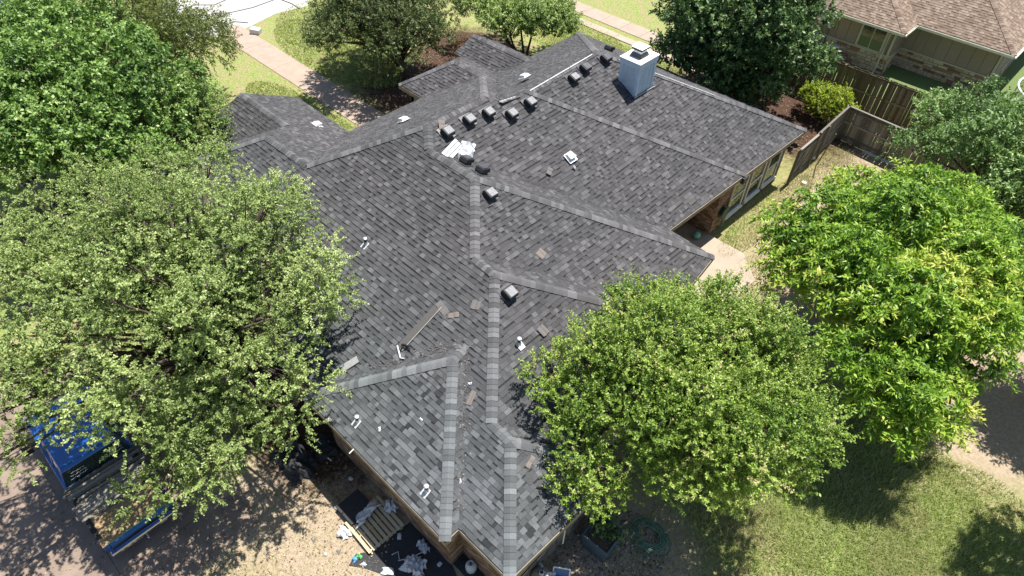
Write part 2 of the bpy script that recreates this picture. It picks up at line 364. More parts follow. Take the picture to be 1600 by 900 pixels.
# face: corner names, axis the courses run along, coordinate of the lowest course line, upslope sign
FACES = [
 ('H iW Ar ip P7c P7 P6 P5 P4 P3 P2 P1 lw A2', 'x', 4.37, 1), ('wp cp A', 'x', 3.91, 1), ('wp A Ar iW', 'y', -11.75, 1), ('cp ip Ar A', 'y', -5.71, -1),
 ('P7c c4 P7', 'y', -3.86, -1), ('P7 c4 v4 P6', 'x', 8.6, -1), ('P6 v4 c3 P5', 'y', -4.88, -1), ('P5 c3 v3 P4', 'x', 14.3, -1), ('P4 v3 c2 P3', 'y', -6.3, -1),
 ('P3 c2 v1 P2', 'x', 17.36, -1), ('P2 v1 n1 N1a q1 P1e P1', 'y', -8.4, -1), ('N1b n1b nc NCa', 'y', -8.2, -1), ('NCa nc nw', 'x', 27.2, -1),
 ('q1 N1b NCa nw Ce C1 D B2', 'y', -21.0, 1), ('P1e q1 B2 B1', 'x', 20.0, -1), ('B0 B1 B2 D bn', 'x', 20.97, -1), ('b0 b1 B1 B0', 'x', 16.96, 1), ('b0 B0 bn', 'y', -23.49, 1),
 ('lw P1 P1e B1 b1 wc', 'y', -21.9, 1), ('wc gN g e A2 lw', 'x', 12.9, -1), ('gl Vv e g', 'x', 7.5, 1), ('Vv H A2 e', 'y', -24.85, 1),
 ('Ca D C1 C0', 'x', 21.0, 1), ('C0 C1 Ce Cn', 'x', 23.3, -1)]

HOUSE = empty('house', (-12, 14, 0), 0, 'single storey brick house with a many-hipped dark grey shingle roof, filling the middle', 'house')
HI = Matrix.Translation(-Vector(HOUSE.location))
def hadd(mb, name, mats, parent=None, **k):
    """builds world-space geometry as a child of the house"""
    o = mb.build(name, mats, parent or HOUSE, **k)
    if parent is None: o.matrix_parent_inverse = HI
    return o

class Face:
    def __init__(s, names, axis, e0, sg):
        s.P = [V[k] for k in names.split()]; s.axis = axis; s.e0 = e0; s.sg = sg
        s.tri = [tuple(s.P[i] for i in t) for t in tessellate_polygon([[Vector((p.x, p.y, 0)) for p in s.P]])]
        nn = Vector((0, 0, 0))
        for t in s.tri:
            c = (t[1] - t[0]).cross(t[2] - t[0]); nn += c if c.z > 0 else -c
        s.n = nn.normalized()
        s.tri2 = []
        for a, b_, c in s.tri:
            d = (b_.y - c.y) * (a.x - c.x) + (c.x - b_.x) * (a.y - c.y)
            if abs(d) > 1e-6: s.tri2.append((a, b_, c, d))
    def z(s, x, y):
        best = None
        for a, b_, c, d in s.tri2:
            u = ((b_.y - c.y) * (x - c.x) + (c.x - b_.x) * (y - c.y)) / d; v = ((c.y - a.y) * (x - c.x) + (a.x - c.x) * (y - c.y)) / d; w_ = 1 - u - v
            m = min(u, v, w_)
            if best is None or m > best[0]: best = (m, u * a.z + v * b_.z + w_ * c.z)
            if m > -1e-6: break
        return best
def clip_tri(poly, tri):
    a, b_, c = tri[:3]; T = [(a.x, a.y), (b_.x, b_.y), (c.x, c.y)]
    ar = (T[1][0] - T[0][0]) * (T[2][1] - T[0][1]) - (T[2][0] - T[0][0]) * (T[1][1] - T[0][1])
    if ar < 0: T.reverse()
    out = poly
    for i in range(3):
        x0, y0 = T[i]; x1, y1 = T[(i + 1) % 3]; inp = out; out = []
        for j in range(len(inp)):
            p = inp[j]; q = inp[(j + 1) % len(inp)]
            dp = (x1 - x0) * (p[1] - y0) - (y1 - y0) * (p[0] - x0); dq = (x1 - x0) * (q[1] - y0) - (y1 - y0) * (q[0] - x0)
            if dp >= 0: out.append(p)
            if (dp >= 0) != (dq >= 0):
                t = dp / (dp - dq); out.append((p[0] + (q[0] - p[0]) * t, p[1] + (q[1] - p[1]) * t))
        if len(out) < 3: return []
    return out
def seg_tone(rr):
    t = rr.random()
    return (rr.uniform(.12, .34) if t < .36 else rr.uniform(.34, .62) if t < .74 else rr.uniform(.6, .84) if t < .93 else rr.uniform(.86, 1))
def lay_shingles(F, mb, singles=None, expo=.146, seed=1, lift=.024, edge_out=.03):
    rr = random.Random(seed); slope = math.sqrt(1 - F.n.z ** 2) / F.n.z
    e = expo / math.sqrt(1 + slope ** 2)
    if F.axis == 'x': us = [(p.y - F.e0) * F.sg for p in F.P]; as_ = [p.x for p in F.P]
    else: us = [(p.x - F.e0) * F.sg for p in F.P]; as_ = [p.y for p in F.P]
    def xy(a, u):
        c = F.e0 + F.sg * u
        return (a, c) if F.axis == 'x' else (c, a)
    k = int(math.floor(min(us) / e)) ; kmax = int(max(us) / e) + 1
    while k <= kmax:
        u0 = k * e; u1 = u0 + e + .025
        a = min(as_) - rr.uniform(0, .3)
        while a < max(as_):
            wd = rr.choice((.10, .12, .14, .14, .17, .20, .25)); tone = seg_tone(rr); raised = .010 if tone > .55 or rr.random() < .3 else 0
            a0, a1 = a, a + wd; a += wd
            R = [xy(a0, u0), xy(a1, u0), xy(a1, u1), xy(a0, u1)]
            zs = [F.z(*p) for p in R]
            if all(z[0] > -1e-4 for z in zs):
                hb = lift + raised; ht = .004 + raised
                T = [Vector((R[i][0], R[i][1], zs[i][1] + (hb if i < 2 else ht))) for i in range(4)]
                B = [Vector((R[i][0], R[i][1], zs[i][1] - .004)) for i in range(4)]
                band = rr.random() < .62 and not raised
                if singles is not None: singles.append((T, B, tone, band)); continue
                put_shingle(mb, T, B, tone, band)
            elif max(z[0] for z in zs) > -.5:
                for tr in F.tri2:
                    q = clip_tri(R, tr)
                    if len(q) >= 3:
                        vs = [Vector((x, y, F.z(x, y)[1] + lift * .8 + raised)) for x, y in q]; nq = len(vs)
                        mb.add(vs + [v - Vector((0, 0, .02)) for v in vs], [tuple(range(nq))] + [(nq + i, nq + (i + 1) % nq, (i + 1) % nq, i) for i in range(nq)], tone)
        k += 1
def shingle_geo(T, B, band):
    if not band: return T + B, [(0, 1, 2, 3), (4, 5, 1, 0), (5, 6, 2, 1), (7, 4, 0, 3)]
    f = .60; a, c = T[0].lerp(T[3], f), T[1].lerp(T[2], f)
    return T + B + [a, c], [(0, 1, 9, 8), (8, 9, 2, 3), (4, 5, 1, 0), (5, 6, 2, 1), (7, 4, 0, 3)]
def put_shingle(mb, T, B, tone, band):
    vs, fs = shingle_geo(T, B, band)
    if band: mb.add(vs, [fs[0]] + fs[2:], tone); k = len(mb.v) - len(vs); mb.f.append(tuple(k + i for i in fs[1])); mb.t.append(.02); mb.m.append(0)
    else: mb.add(vs, fs, tone)
def piece_obj(name, T, B, m, parent, inv):
    c = sum(T, Vector((0, 0, 0))) / len(T)
    me = bpy.data.meshes.new(name); me.from_pydata([v - c for v in T + B], [], [(0, 1, 2, 3), (7, 6, 5, 4), (4, 5, 1, 0), (5, 6, 2, 1), (6, 7, 3, 2), (7, 4, 0, 3)])
    me.materials.append(m); o = link_mesh(name, me, parent); o.matrix_parent_inverse = inv; o.location = c
    return o
faces = [Face(*f) for f in FACES]
deck = MB()
for F in faces:
    for t in F.tri:
        a, b_, c = t
        if (b_ - a).cross(c - a).z < 0: b_, c = c, b_
        deck.add([p - Vector((0, 0, .012)) for p in (a, b_, c)], [(0, 1, 2)])
hadd(deck, 'roof_deck', M_FELT)
sh = MB(); cand = []
def in_frame(p, mg=5):
    v = p - CAM; z = v.dot(FF); x = 800 + FPX * v.dot(RR) / z; y = 450 + FPX * v.dot(DD) / z
    return (-mg < x < 1600 + mg and -mg < y < 900 + mg), x, y
for i, F in enumerate(faces):
    if i in (0, 1, 3, 4):
        s = []; lay_shingles(F, sh, s, seed=100 + i)
        cand += s
    else: lay_shingles(F, sh, None, seed=100 + i)
def keyf(s):
    f, x, y = in_frame(s[0][0], 0)
    if not f: return 1e6
    if x < 520 or x > 900: return 1e5
    return (s[0][0] - CAM).length - (1.2 if x < 700 else 0)
cand.sort(key=keyf)
bym = {}
for T, B, tone, band in cand[:290]:
    # shared mesh between alike shingles: same edge vectors
    c = T[0]; key = (band,) + tuple(round(x, 3) for v in (T[1] - c, T[3] - c, T[0] - B[0]) for x in v)
    if key not in bym:
        vs, fs = shingle_geo(T, B, band)
        me = bpy.data.meshes.new('shingle'); me.from_pydata([v - c for v in vs], [], fs)
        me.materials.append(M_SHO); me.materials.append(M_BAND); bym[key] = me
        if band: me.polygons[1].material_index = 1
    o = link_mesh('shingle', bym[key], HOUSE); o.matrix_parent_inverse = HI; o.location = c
for T, B, tone, band in cand[290:]: put_shingle(sh, T, B, tone, band)
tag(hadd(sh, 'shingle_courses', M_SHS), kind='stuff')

# ridge and hip caps
CAPS = []
def find_n(names):
    return [F.n for F in faces if all(any((V[k] - p).length < 1e-6 for p in F.P) for k in names)]
def ridge(a, b, na=None, nb=None, wdt=.165, t0=0.0, t1=1.0):
    """caps from a (low end) to b (high end)"""
    A, B = (V[a] if isinstance(a, str) else a), (V[b] if isinstance(b, str) else b)
    ns = find_n([a, b]) if na is None else [na, nb]
    if len(ns) < 2: ns = ns + [Vector((0, 0, 1))]
    d = (B - A).normalized(); A2_, B2_ = A.lerp(B, t0), A.lerp(B, t1)
    ws = []
    for nrm in ns[:2]:
        wv = nrm.cross(d).normalized()
        ws.append(wv)
    # orient wings: one to each side, both falling away from the ridge
    s = d.cross(Vector((0, 0, 1))).normalized()
    w1, w2 = ws
    w1 = w1 if w1.dot(s) > 0 else -w1; w2 = w2 if w2.dot(s) < 0 else -w2
    if w1.z > w2.z and False: pass
    # choose which normal belongs to which side
    n1_, n2_ = ns[0], ns[1]
    c1 = n1_.cross(d).normalized(); c1 = c1 if c1.dot(s) > 0 else -c1; c1n = n2_.cross(d).normalized(); c1n = c1n if c1n.dot(s) > 0 else -c1n
    low = lambda u: u.z
    w1 = min(c1, c1n, key=low)
    c2 = -c1; c2n = -c1n
    w2 = min(c2, c2n, key=low)
    CAPS.append((A2_, B2_, d, w1, w2, wdt))
def capgeo(d, w1, w2, wd, ln=.19):
    up = (d.cross(w1).normalized()); up = up if up.z > 0 else -up
    up2 = (d.cross(w2).normalized()); up2 = up2 if up2.z > 0 else -up2
    uu = (up + up2).normalized()
    vs = []
    for s_, h in ((0, .056), (ln, .042)):
        c = d * s_ + uu * h
        vs += [c + w1 * wd - up * .006, c + w1 * wd * .45 + up * .004, c + uu * .006, c + w2 * wd * .45 + up2 * .004, c + w2 * wd - up2 * .006]
    low = [vs[0] - up * .03, vs[1] - up * .03, vs[2] - uu * .03, vs[3] - up2 * .03, vs[4] - up2 * .03]
    fs = [(0, 1, 6, 5), (1, 2, 7, 6), (2, 3, 8, 7), (3, 4, 9, 8)] + [(10 + i, 10 + i + 1, i + 1, i) for i in range(4)] + [(10, 0, 5), (4, 14, 9)]
    return vs + low, fs
for a, b in (('P7c', 'P7'), ('cp', 'A'), ('wp', 'A'), ('P6', 'P5'), ('P4', 'P3'), ('P2', 'P1'), ('P7', 'P6'), ('P5', 'P4'), ('P3', 'P2'), ('A', 'Ar'), ('c3', 'P5'), ('c2', 'P3'), ('H', 'A2'),
             ('lw', 'P1'), ('P1', 'P1e'), ('lw', 'A2'), ('g', 'e'), ('c4', 'P7'), ('nc', 'NCa'), ('nw', 'NCa'), ('B1', 'B0'), ('b0', 'B0'), ('C0', 'C1'), ('q1', 'N1b')):
    ridge(a, b)
nS = Vector((0, .47, .88)).normalized()
ridge('n1', 'N1a', faces[10].n, nS); ridge('N1b', 'NCa', faces[11].n, faces[13].n); ridge('B1', 'P1e', faces[18].n, faces[14].n)
ridge(V['B1'], V['B2'], faces[14].n, faces[15].n, .12)
rcap = random.Random(5); caps_all = []
for A_, B_, d, w1, w2, wd in CAPS:
    L = (B_ - A_).length; k = int(L / .148)
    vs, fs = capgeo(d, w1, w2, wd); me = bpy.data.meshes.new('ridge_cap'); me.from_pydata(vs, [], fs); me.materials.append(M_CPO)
    for i in range(k + 1):
        caps_all.append((A_ + d * min(i * .148, L - .16), me, vs, fs))
def capkey(c):
    f, x, y = in_frame(c[0], 3); return (c[0] - CAM).length if f else 1e6
caps_all.sort(key=capkey); cm = MB(); 
for i, (p, me, vs, fs) in enumerate(caps_all):
    if i < 290:
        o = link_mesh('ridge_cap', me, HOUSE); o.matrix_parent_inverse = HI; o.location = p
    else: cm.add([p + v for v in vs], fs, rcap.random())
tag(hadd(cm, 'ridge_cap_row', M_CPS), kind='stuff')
# pale metal edges along the far ridges
for a, b, o_ in (('N1b', 'NCa', .05), ('NCa', 'nc', .05), ('q1', 'N1b', .05)):
    A_, B_ = V[a], V[b]; d = (B_ - A_).normalized(); L = (B_ - A_).length
    t = 0
    while t < (.62 if b == 'nc' else 1) * L - .5:
        ln = min(rng.uniform(.7, 1.5), L - t)
        if rng.random() < .85:
            fl = MB(); fl.tube([A_ + d * t + Vector((.05, -.02, .045)), A_ + d * (t + ln) + Vector((.05, -.02, .045))], .018, 5); hadd(fl, 'ridge_flashing', M_WHITE)
        t += ln + .03

# fascia + soffit + drip edge
EAVE = [(-3.95, 4.37), (-3.80, 8.6), (-4.88, 8.6), (-4.9, 14.3), (-6.2, 14.3), (-6.57, 17.32), (-8.5, 17.4), (-8.1, 27.2), (-21.1, 27.2), (-21.05, 23.3), (-23.94, 23.32), (-24.03, 21.0), (-23.49, 20.97),
        (-23.49, 16.97), (-21.8, 16.95), (-21.9, 12.9), (-25.8, 12.93), (-25.9, 7.5), (-24.8, 7.5), (-24.9, 4.37), (-11.75, 4.37), (-11.75, 3.91), (-5.71, 3.91), (-5.71, 4.37)]
sf = MB(); sf.prism(EAVE, 2.50, 2.515); hadd(sf, 'soffit', M_FASC)
for i in range(len(EAVE)):
    a = Vector((*EAVE[i], 0)); c = Vector((*EAVE[(i + 1) % len(EAVE)], 0)); d = (c - a).normalized(); nn = Vector((d.y, -d.x, 0))
    g = MB(); p, q_ = a - d * .02, c + d * .02
    g.add([p + nn * .025 + Vector((0, 0, 2.495)), q_ + nn * .025 + Vector((0, 0, 2.495)), q_ + nn * .025 + Vector((0, 0, 2.685)), p + nn * .025 + Vector((0, 0, 2.685)),
           p - nn * .01 + Vector((0, 0, 2.495)), q_ - nn * .01 + Vector((0, 0, 2.495)), q_ - nn * .01 + Vector((0, 0, 2.685)), p - nn * .01 + Vector((0, 0, 2.685))],
          [(0, 1, 2, 3), (5, 4, 7, 6), (4, 0, 3, 7), (1, 5, 6, 2), (3, 2, 6, 7), (4, 5, 1, 0)])
    hadd(g, 'fascia', M_FASC)
# gable ends of the two front wings
for tri in ((('gl', 'g', 'gN')), (('Ca', 'C0', 'Cn'))):
    a, b_, c = [V[k] for k in tri]; g = MB(); off = Vector((.05, 0, -.03))
    g.add([a + off, b_ + off, c + off, a + off + Vector((.08, 0, 0)), b_ + off + Vector((.08, 0, 0)), c + off + Vector((.08, 0, 0))], [(0, 1, 2), (5, 4, 3), (0, 3, 4, 1), (1, 4, 5, 2), (2, 5, 3, 0)])
    hadd(g, 'gable_end', M_FASC)

# walls with bricks
WALL = [(-4.3, 4.72), (-4.25, 8.2), (-5.23, 8.2), (-5.23, 13.95), (-6.6, 13.95), (-6.95, 17.0), (-12, 17.0), (-12, 21.23), (-8.55, 21.23), (-8.55, 26.85), (-20.7, 26.85), (-20.7, 23), (-23.7, 23), (-23.7, 20.6), (-23.1, 20.6),
        (-23.1, 17.3), (-21.55, 17.3), (-21.55, 12.55), (-25.4, 12.55), (-25.4, 7.85), (-24.5, 7.85), (-24.5, 4.72), (-11.4, 4.72), (-11.4, 4.26), (-6.06, 4.26), (-6.06, 4.72)]
BRK = dict()
def wall_boxes(a, c, name='wall'):
    a = Vector((*a, 0)); c = Vector((*c, 0)); d = (c - a).normalized(); nn = Vector((d.y, -d.x, 0)); g = MB()
    p, q_ = a, c
    g.add([p, q_, q_ + Vector((0, 0, 2.5)), p + Vector((0, 0, 2.5)), p - nn * .2 , q_ - nn * .2, q_ - nn * .2 + Vector((0, 0, 2.5)), p - nn * .2 + Vector((0, 0, 2.5))],
          [(0, 1, 2, 3), (5, 4, 7, 6), (4, 0, 3, 7), (1, 5, 6, 2), (3, 2, 6, 7), (4, 5, 1, 0)])
    return hadd(g, name, M_MORT), a, c, d, nn
bstuff = MB(); bcand = []
def lay_bricks(a, c, d, nn, openings=(), zmax=2.5):
    L = (c - a).length; row = 0; z = .01
    while z + .06 < zmax:
        s = -(.105 if row % 2 else 0)
        while s < L - .02:
            s0, s1 = max(s, 0), min(s + .2, L)
            if s1 - s0 > .03 and not any(o0 < s1 and s0 < o1 and z < oz1 and z + .065 > oz0 for o0, o1, oz0, oz1 in openings):
                p = rng.uniform(.010, .016)
                T = [a + d * s0 + nn * p + Vector((0, 0, z)), a + d * s1 + nn * p + Vector((0, 0, z)), a + d * s1 + nn * p + Vector((0, 0, z + .065)), a + d * s0 + nn * p + Vector((0, 0, z + .065))]
                B = [v - nn * (p + .005) for v in T]; bcand.append((T, B))
            s += .21
        z += .076; row += 1
win_open = [(22.3, 23.55), (23.85, 25.05), (25.35, 26.5)]
for i in range(len(WALL)):
    a, c = WALL[i], WALL[(i + 1) % len(WALL)]
    o, a_, c_, d, nn = wall_boxes(a, c)
    if i in (22, 23, 24, 25, 7): lay_bricks(a_, c_, d, nn)
    if i == 8: lay_bricks(a_, c_, d, nn, [(y0 - 21.23 - .05, y1 - 21.23 + .05, .3, 2.2) for y0, y1 in win_open])
    if i == 0: stone_wall = (a_, c_, d, nn)
bcand.sort(key=lambda s: (s[0][0] - CAM).length if in_frame(s[0][0], 0)[0] else 1e6)
shared = {}
for i, (T, B) in enumerate(bcand):
    if i < 260:
        c = T[0]; key = tuple(round(x, 2) for v in (T[1] - c,) for x in v)
        if key not in shared:
            me = bpy.data.meshes.new('brick'); me.from_pydata([v - c for v in T + B], [], [(0, 1, 2, 3), (7, 6, 5, 4), (4, 5, 1, 0), (5, 6, 2, 1), (6, 7, 3, 2), (7, 4, 0, 3)]); me.materials.append(M_BRO); shared[key] = me
        o = link_mesh('brick', shared[key], HOUSE); o.matrix_parent_inverse = HI; o.location = c
    else: bstuff.add(T + B, [(0, 1, 2, 3), (4, 5, 1, 0), (5, 6, 2, 1), (6, 7, 3, 2), (7, 4, 0, 3)], rng.random())
tag(hadd(bstuff, 'brickwork', M_BRS), kind='stuff')
def lay_stones(a, d, nn, L, z0, z1, m, parent, inv, name='stone', hs=(.15, .20, .27), ws=(.20, .30, .42, .55), seed=3, mort=.012, limit=400, clipper=None):
    rr = random.Random(seed); z = z0; cnt = 0
    while z < z1 - .05:
        h = min(rr.choice(hs), z1 - z); s = 0
        if z1 - z - h < .07: h = z1 - z
        while s < L - .02:
            wd = rr.choice(ws) * rr.uniform(.85, 1.15)
            if L - s - wd < .1: wd = L - s
            parts = [(s, z, wd, h)]
            if h > .18 and wd > .2 and rr.random() < .35: parts = [(s, z, wd, h * .52), (s, z + h * .52, wd, h * .48)]
            for (ss, zz, ww, hh) in parts:
                if cnt >= limit: continue
                p = rr.uniform(.02, .045); e_ = mort; j = lambda: rr.uniform(-.008, .012)
                P = [(ss + e_ + j(), zz + e_ + j()), (ss + ww - e_ - j(), zz + e_ + j()), (ss + ww - e_ - j(), zz + hh - e_ - j()), (ss + e_ + j(), zz + hh - e_ - j())]
                mid = [((P[i][0] + P[(i + 1) % 4][0]) / 2 + rr.uniform(-.006, .006), (P[i][1] + P[(i + 1) % 4][1]) / 2 + rr.uniform(-.006, .006)) for i in range(4)]
                R = []
                for i in range(4): R += [P[i], mid[i]]
                # knock the corners back a little
                cx = sum(q[0] for q in R) / 8; cz = sum(q[1] for q in R) / 8
                F_ = [a + d * (cx + (x - cx) * (.93 if i % 2 == 0 else .97)) + nn * p + Vector((0, 0, cz + (y - cz) * (.90 if i % 2 == 0 else .95))) for i, (x, y) in enumerate(R)]
                B_ = [a + d * x - nn * .005 + Vector((0, 0, y)) for x, y in R]
                c0 = a + d * cx + Vector((0, 0, cz)); me = bpy.data.meshes.new(name)
                me.from_pydata([v - c0 for v in F_ + B_], [], [tuple(range(8))] + [(8 + i, 8 + (i + 1) % 8, (i + 1) % 8, i) for i in range(8)])
                me.materials.append(m); o = link_mesh(name, me, parent); o.matrix_parent_inverse = inv; o.location = c0; cnt += 1
            s += wd
        z += h
a_, c_, d, nn = stone_wall
lay_stones(a_, d, nn, (c_ - a_).length, 0, 2.5, M_FST, HOUSE, HI, ws=(.3, .42, .55), hs=(.2, .28, .34), seed=8)

# windows in the side wall
for y0, y1 in win_open:
    x = -8.55; z0, z1 = .38, 2.12
    g = MB()
    for (ya, yb, za, zb) in ((y0, y0 + .07, z0, z1), (y1 - .07, y1, z0, z1), (y0 + .07, y1 - .07, z1 - .07, z1), (y0 + .07, y1 - .07, z0, z0 + .07)): g.box(x, x + .05, ya, yb, za, zb)
    w_ = hadd(g, 'window', M_WHITE)
    def sub(mb, nm, m):
        o = mb.build(nm, m, w_); return o
    g = MB(); g.box(x - .02, x + .012, y0 + .07, y1 - .07, z0 + .07, z1 - .07); sub(g, 'glass', M_GLASS)
    g = MB(); g.box(x + .013, x + .045, y0 + .07, y1 - .07, 1.22, 1.28); sub(g, 'meeting_rail', M_WHITE)
    g = MB(); g.box(x, x + .12, y0 - .05, y1 + .05, z0 - .07, z0 - .003); sub(g, 'sill', M_WHITE)
for y in (23.7, 25.2, 26.62, 22.18):
    g = MB(); g.box(-8.548, -8.47, y - .07, y + .07, .02, 2.49); hadd(g, 'trim_board', M_FASC)

# chimney chase
X0, X1, Y0, Y1 = -13.62, -12.76, 20.4, 21.5
zt = 6.45
g = MB(); g.box(X0, X1, Y0, Y1, 4.4, zt); ch = hadd(g, 'chimney', M_CHIM)
def chs(mb, nm, m, **k): return mb.build(nm, m, ch, **k)
for (xa, xb, ya, yb) in ((X0 - .025, X0 + .11, Y0 - .025, Y0 - .001), (X1 - .11, X1 + .025, Y0 - .025, Y0 - .001), (X1 + .001, X1 + .025, Y0 - .001, Y0 + .11), (X1 + .001, X1 + .025, Y1 - .11, Y1 + .025)):
    g = MB(); g.box(xa, xb, ya, yb, 4.4, zt - .12); chs(g, 'corner_board', M_CHIMD)
for yj in (Y0 + .42, Y0 + .76):
    g = MB(); g.box(X1 + .001, X1 + .009, yj - .012, yj + .012, 4.6, zt - .19); chs(g, 'panel_joint', M_CHIMD)
g = MB(); g.box((X0 + X1) / 2 - .012, (X0 + X1) / 2 + .012, Y0 - .009, Y0 - .001, 4.6, zt - .19); chs(g, 'panel_joint', M_CHIMD)
g = MB(); g.box(X0 - .05, X1 + .05, Y0 - .05, Y1 + .05, zt - .18, zt + .03); chs(g, 'top_trim', M_CHIMD)
g = MB(); g.box(X0 - .075, X1 + .075, Y0 - .075, Y1 + .075, zt + .033, zt + .06); chs(g, 'chase_cover', M_WHITE)
cx, cy = (X0 + X1) / 2 - .02, (Y0 + Y1) / 2
g = MB(); Mx = Matrix.Translation((cx, cy, zt + .06))
g.add([Mx @ Vector(p) for p in ((-.27, -.27, 0), (.27, -.27, 0), (.27, .27, 0), (-.27, .27, 0), (-.22, -.22, .14), (.22, -.22, .14), (.22, .22, .14), (-.22, .22, .14))],
      [(0, 1, 5, 4), (1, 2, 6, 5), (2, 3, 7, 6), (3, 0, 4, 7), (4, 5, 6, 7)]); chs(g, 'cap_skirt', M_VENT)
g = MB(); g.box(cx - .19, cx + .19, cy - .19, cy + .19, zt + .19, zt + .32); chs(g, 'spark_screen', M_GALV)
g = MB(); g.box(cx - .235, cx + .235, cy - .235, cy + .235, zt + .325, zt + .40); chs(g, 'cap_band', M_BLACK)
g = MB(); g.box(cx - .26, cx + .26, cy - .26, cy + .26, zt + .402, zt + .425); chs(g, 'cap_lid', M_WHITE)
g = MB()
for i in range(2):
    g.tube([(X1 + .02, Y0 - .1, 5.12), (X1 + .02, Y1 + .12, 5.12)], .04, 6)
chs(g, 'base_flashing', M_WHITE)

# roof vents
def face_at(px, py, fi):
    F = faces[fi]; v = FF * FPX + RR * (px - 800) + DD * (py - 450)
    p0 = F.P[0]
    # intersect with the face's own plane
    t = (p0 - CAM).dot(F.n) / v.dot(F.n); return CAM + v * t, F
def frame_on(F, p, lift=.02):
    up = Vector((0, F.sg, 0)) if F.axis == 'x' else Vector((F.sg, 0, 0))
    up = (up - F.n * up.dot(F.n)).normalized(); side = up.cross(F.n).normalized()
    return Matrix.Translation(p + F.n * lift) @ Matrix((side, up, F.n)).transposed().to_4x4()
def box_vent(px, py, fi, top, rot=0):
    p, F = face_at(px, py, fi); M = frame_on(F, p) @ Matrix.Rotation(rot, 4, 'Z')
    g = MB(); s = .175
    g.box(-.24, .24, -.25, .25, 0, .006)
    base = hadd(g, 'roof_vent', M_VENT); base.matrix_parent_inverse = HI; 
    for v in base.data.vertices: v.co = M @ v.co
    def S(mb, nm, m, bev=0):
        for i in range(len(mb.v)): mb.v[i] = tuple(M @ Vector(mb.v[i]))
        return mb.build(nm, m, base, bevel=bev)
    g = MB(); g.box(-.15, .15, -.15, .15, .006, .16); S(g, 'vent_throat', M_BLACK)
    g = MB(); g.add([(-s, -s - .06, .11), (s, -s - .06, .11), (s, s, .05), (-s, s, .05), (-s * .95, -s - .02, .235), (s * .95, -s - .02, .235), (s * .95, s * .8, .19), (-s * .95, s * .8, .19)],
                    [(4, 5, 6, 7), (3, 2, 1, 0), (0, 1, 5, 4), (1, 2, 6, 5), (2, 3, 7, 6), (3, 0, 4, 7)]); S(g, 'vent_hood', M_BLACK, .02)
    g = MB(); g.add([(-s * .72, -s + .0, .240), (s * .9, -s + .0, .240), (s * .9, s * .62, .204), (-s * .72, s * .62, .204), (-s * .70, -s + .01, .252), (s * .88, -s + .01, .252), (s * .88, s * .6, .214), (-s * .70, s * .6, .214)],
                    [(4, 5, 6, 7), (3, 2, 1, 0), (0, 1, 5, 4), (1, 2, 6, 5), (2, 3, 7, 6), (3, 0, 4, 7)]); S(g, 'vent_top', top)
for px, py, fi, tp in ((697, 208, 10, 1), (731, 189, 10, 1), (761, 178, 10, 1), (797, 180, 10, 1), (826, 162, 10, 1), (894, 124, 11, 1), (912, 108, 11, 0), (944, 93, 11, 0), (950, 80, 12, 0),
                       (726, 256, 9, 0), (751, 271, 9, 0), (763, 305, 8, 1), (793, 459, 6, 1)):
    box_vent(px, py, fi, M_VENTT if tp else M_VENT)
def low_vent(px, py, fi, m, wd=.16, h=.14):
    p, F = face_at(px, py, fi); M = frame_on(F, p)
    g = MB(); g.box(-.2, .2, -.24, .16, 0, .012, M=M); base = hadd(g, 'exhaust_vent', m)
    g = MB(); g.add([M @ Vector(q) for q in ((-wd, -.12, .012), (wd, -.12, .012), (wd, .14, .012), (-wd, .14, .012), (-wd * .9, -.14, h), (wd * .9, -.14, h), (wd * .8, .10, h * .75), (-wd * .8, .10, h * .75))],
                    [(4, 5, 6, 7), (0, 1, 5, 4), (1, 2, 6, 5), (2, 3, 7, 6), (3, 0, 4, 7)]); g.build('hood', m, base, bevel=.01)
for px, py, fi in ((890, 245, 10), (495, 196, 19), (632, 189, 18), (821, 121, 13)): low_vent(px, py, fi, M_WHITE)
def pipe(px, py, fi, r=.045, h=.22):
    p, F = face_at(px, py, fi); M = frame_on(F, p)
    g = MB(); g.box(-.10, .10, -.17, .08, 0, .010, M=M); base = hadd(g, 'pipe_flashing', M_PVC)
    T = Matrix.Translation(p)
    g = MB(); g.lathe([(.075, .0), (.07, .06), (.048, .12)], 12, T); g.build('boot', M_GALV, base)
    g = MB(); g.lathe([(r, .08), (r, h), (r * .8, h + .003)], 12, T); g.build('pipe', M_BLACK, base)
    g = MB(); g.lathe([(r + .02, h + .004), (r + .02, h + .05), (r - .01, h + .06)], 12, T); g.build('pipe_cap', M_GALV, base)
for px, py, fi in ((572, 382, 0), (811, 538, 6), (559, 659, 1), (667, 767, 1)): pipe(px, py, fi)

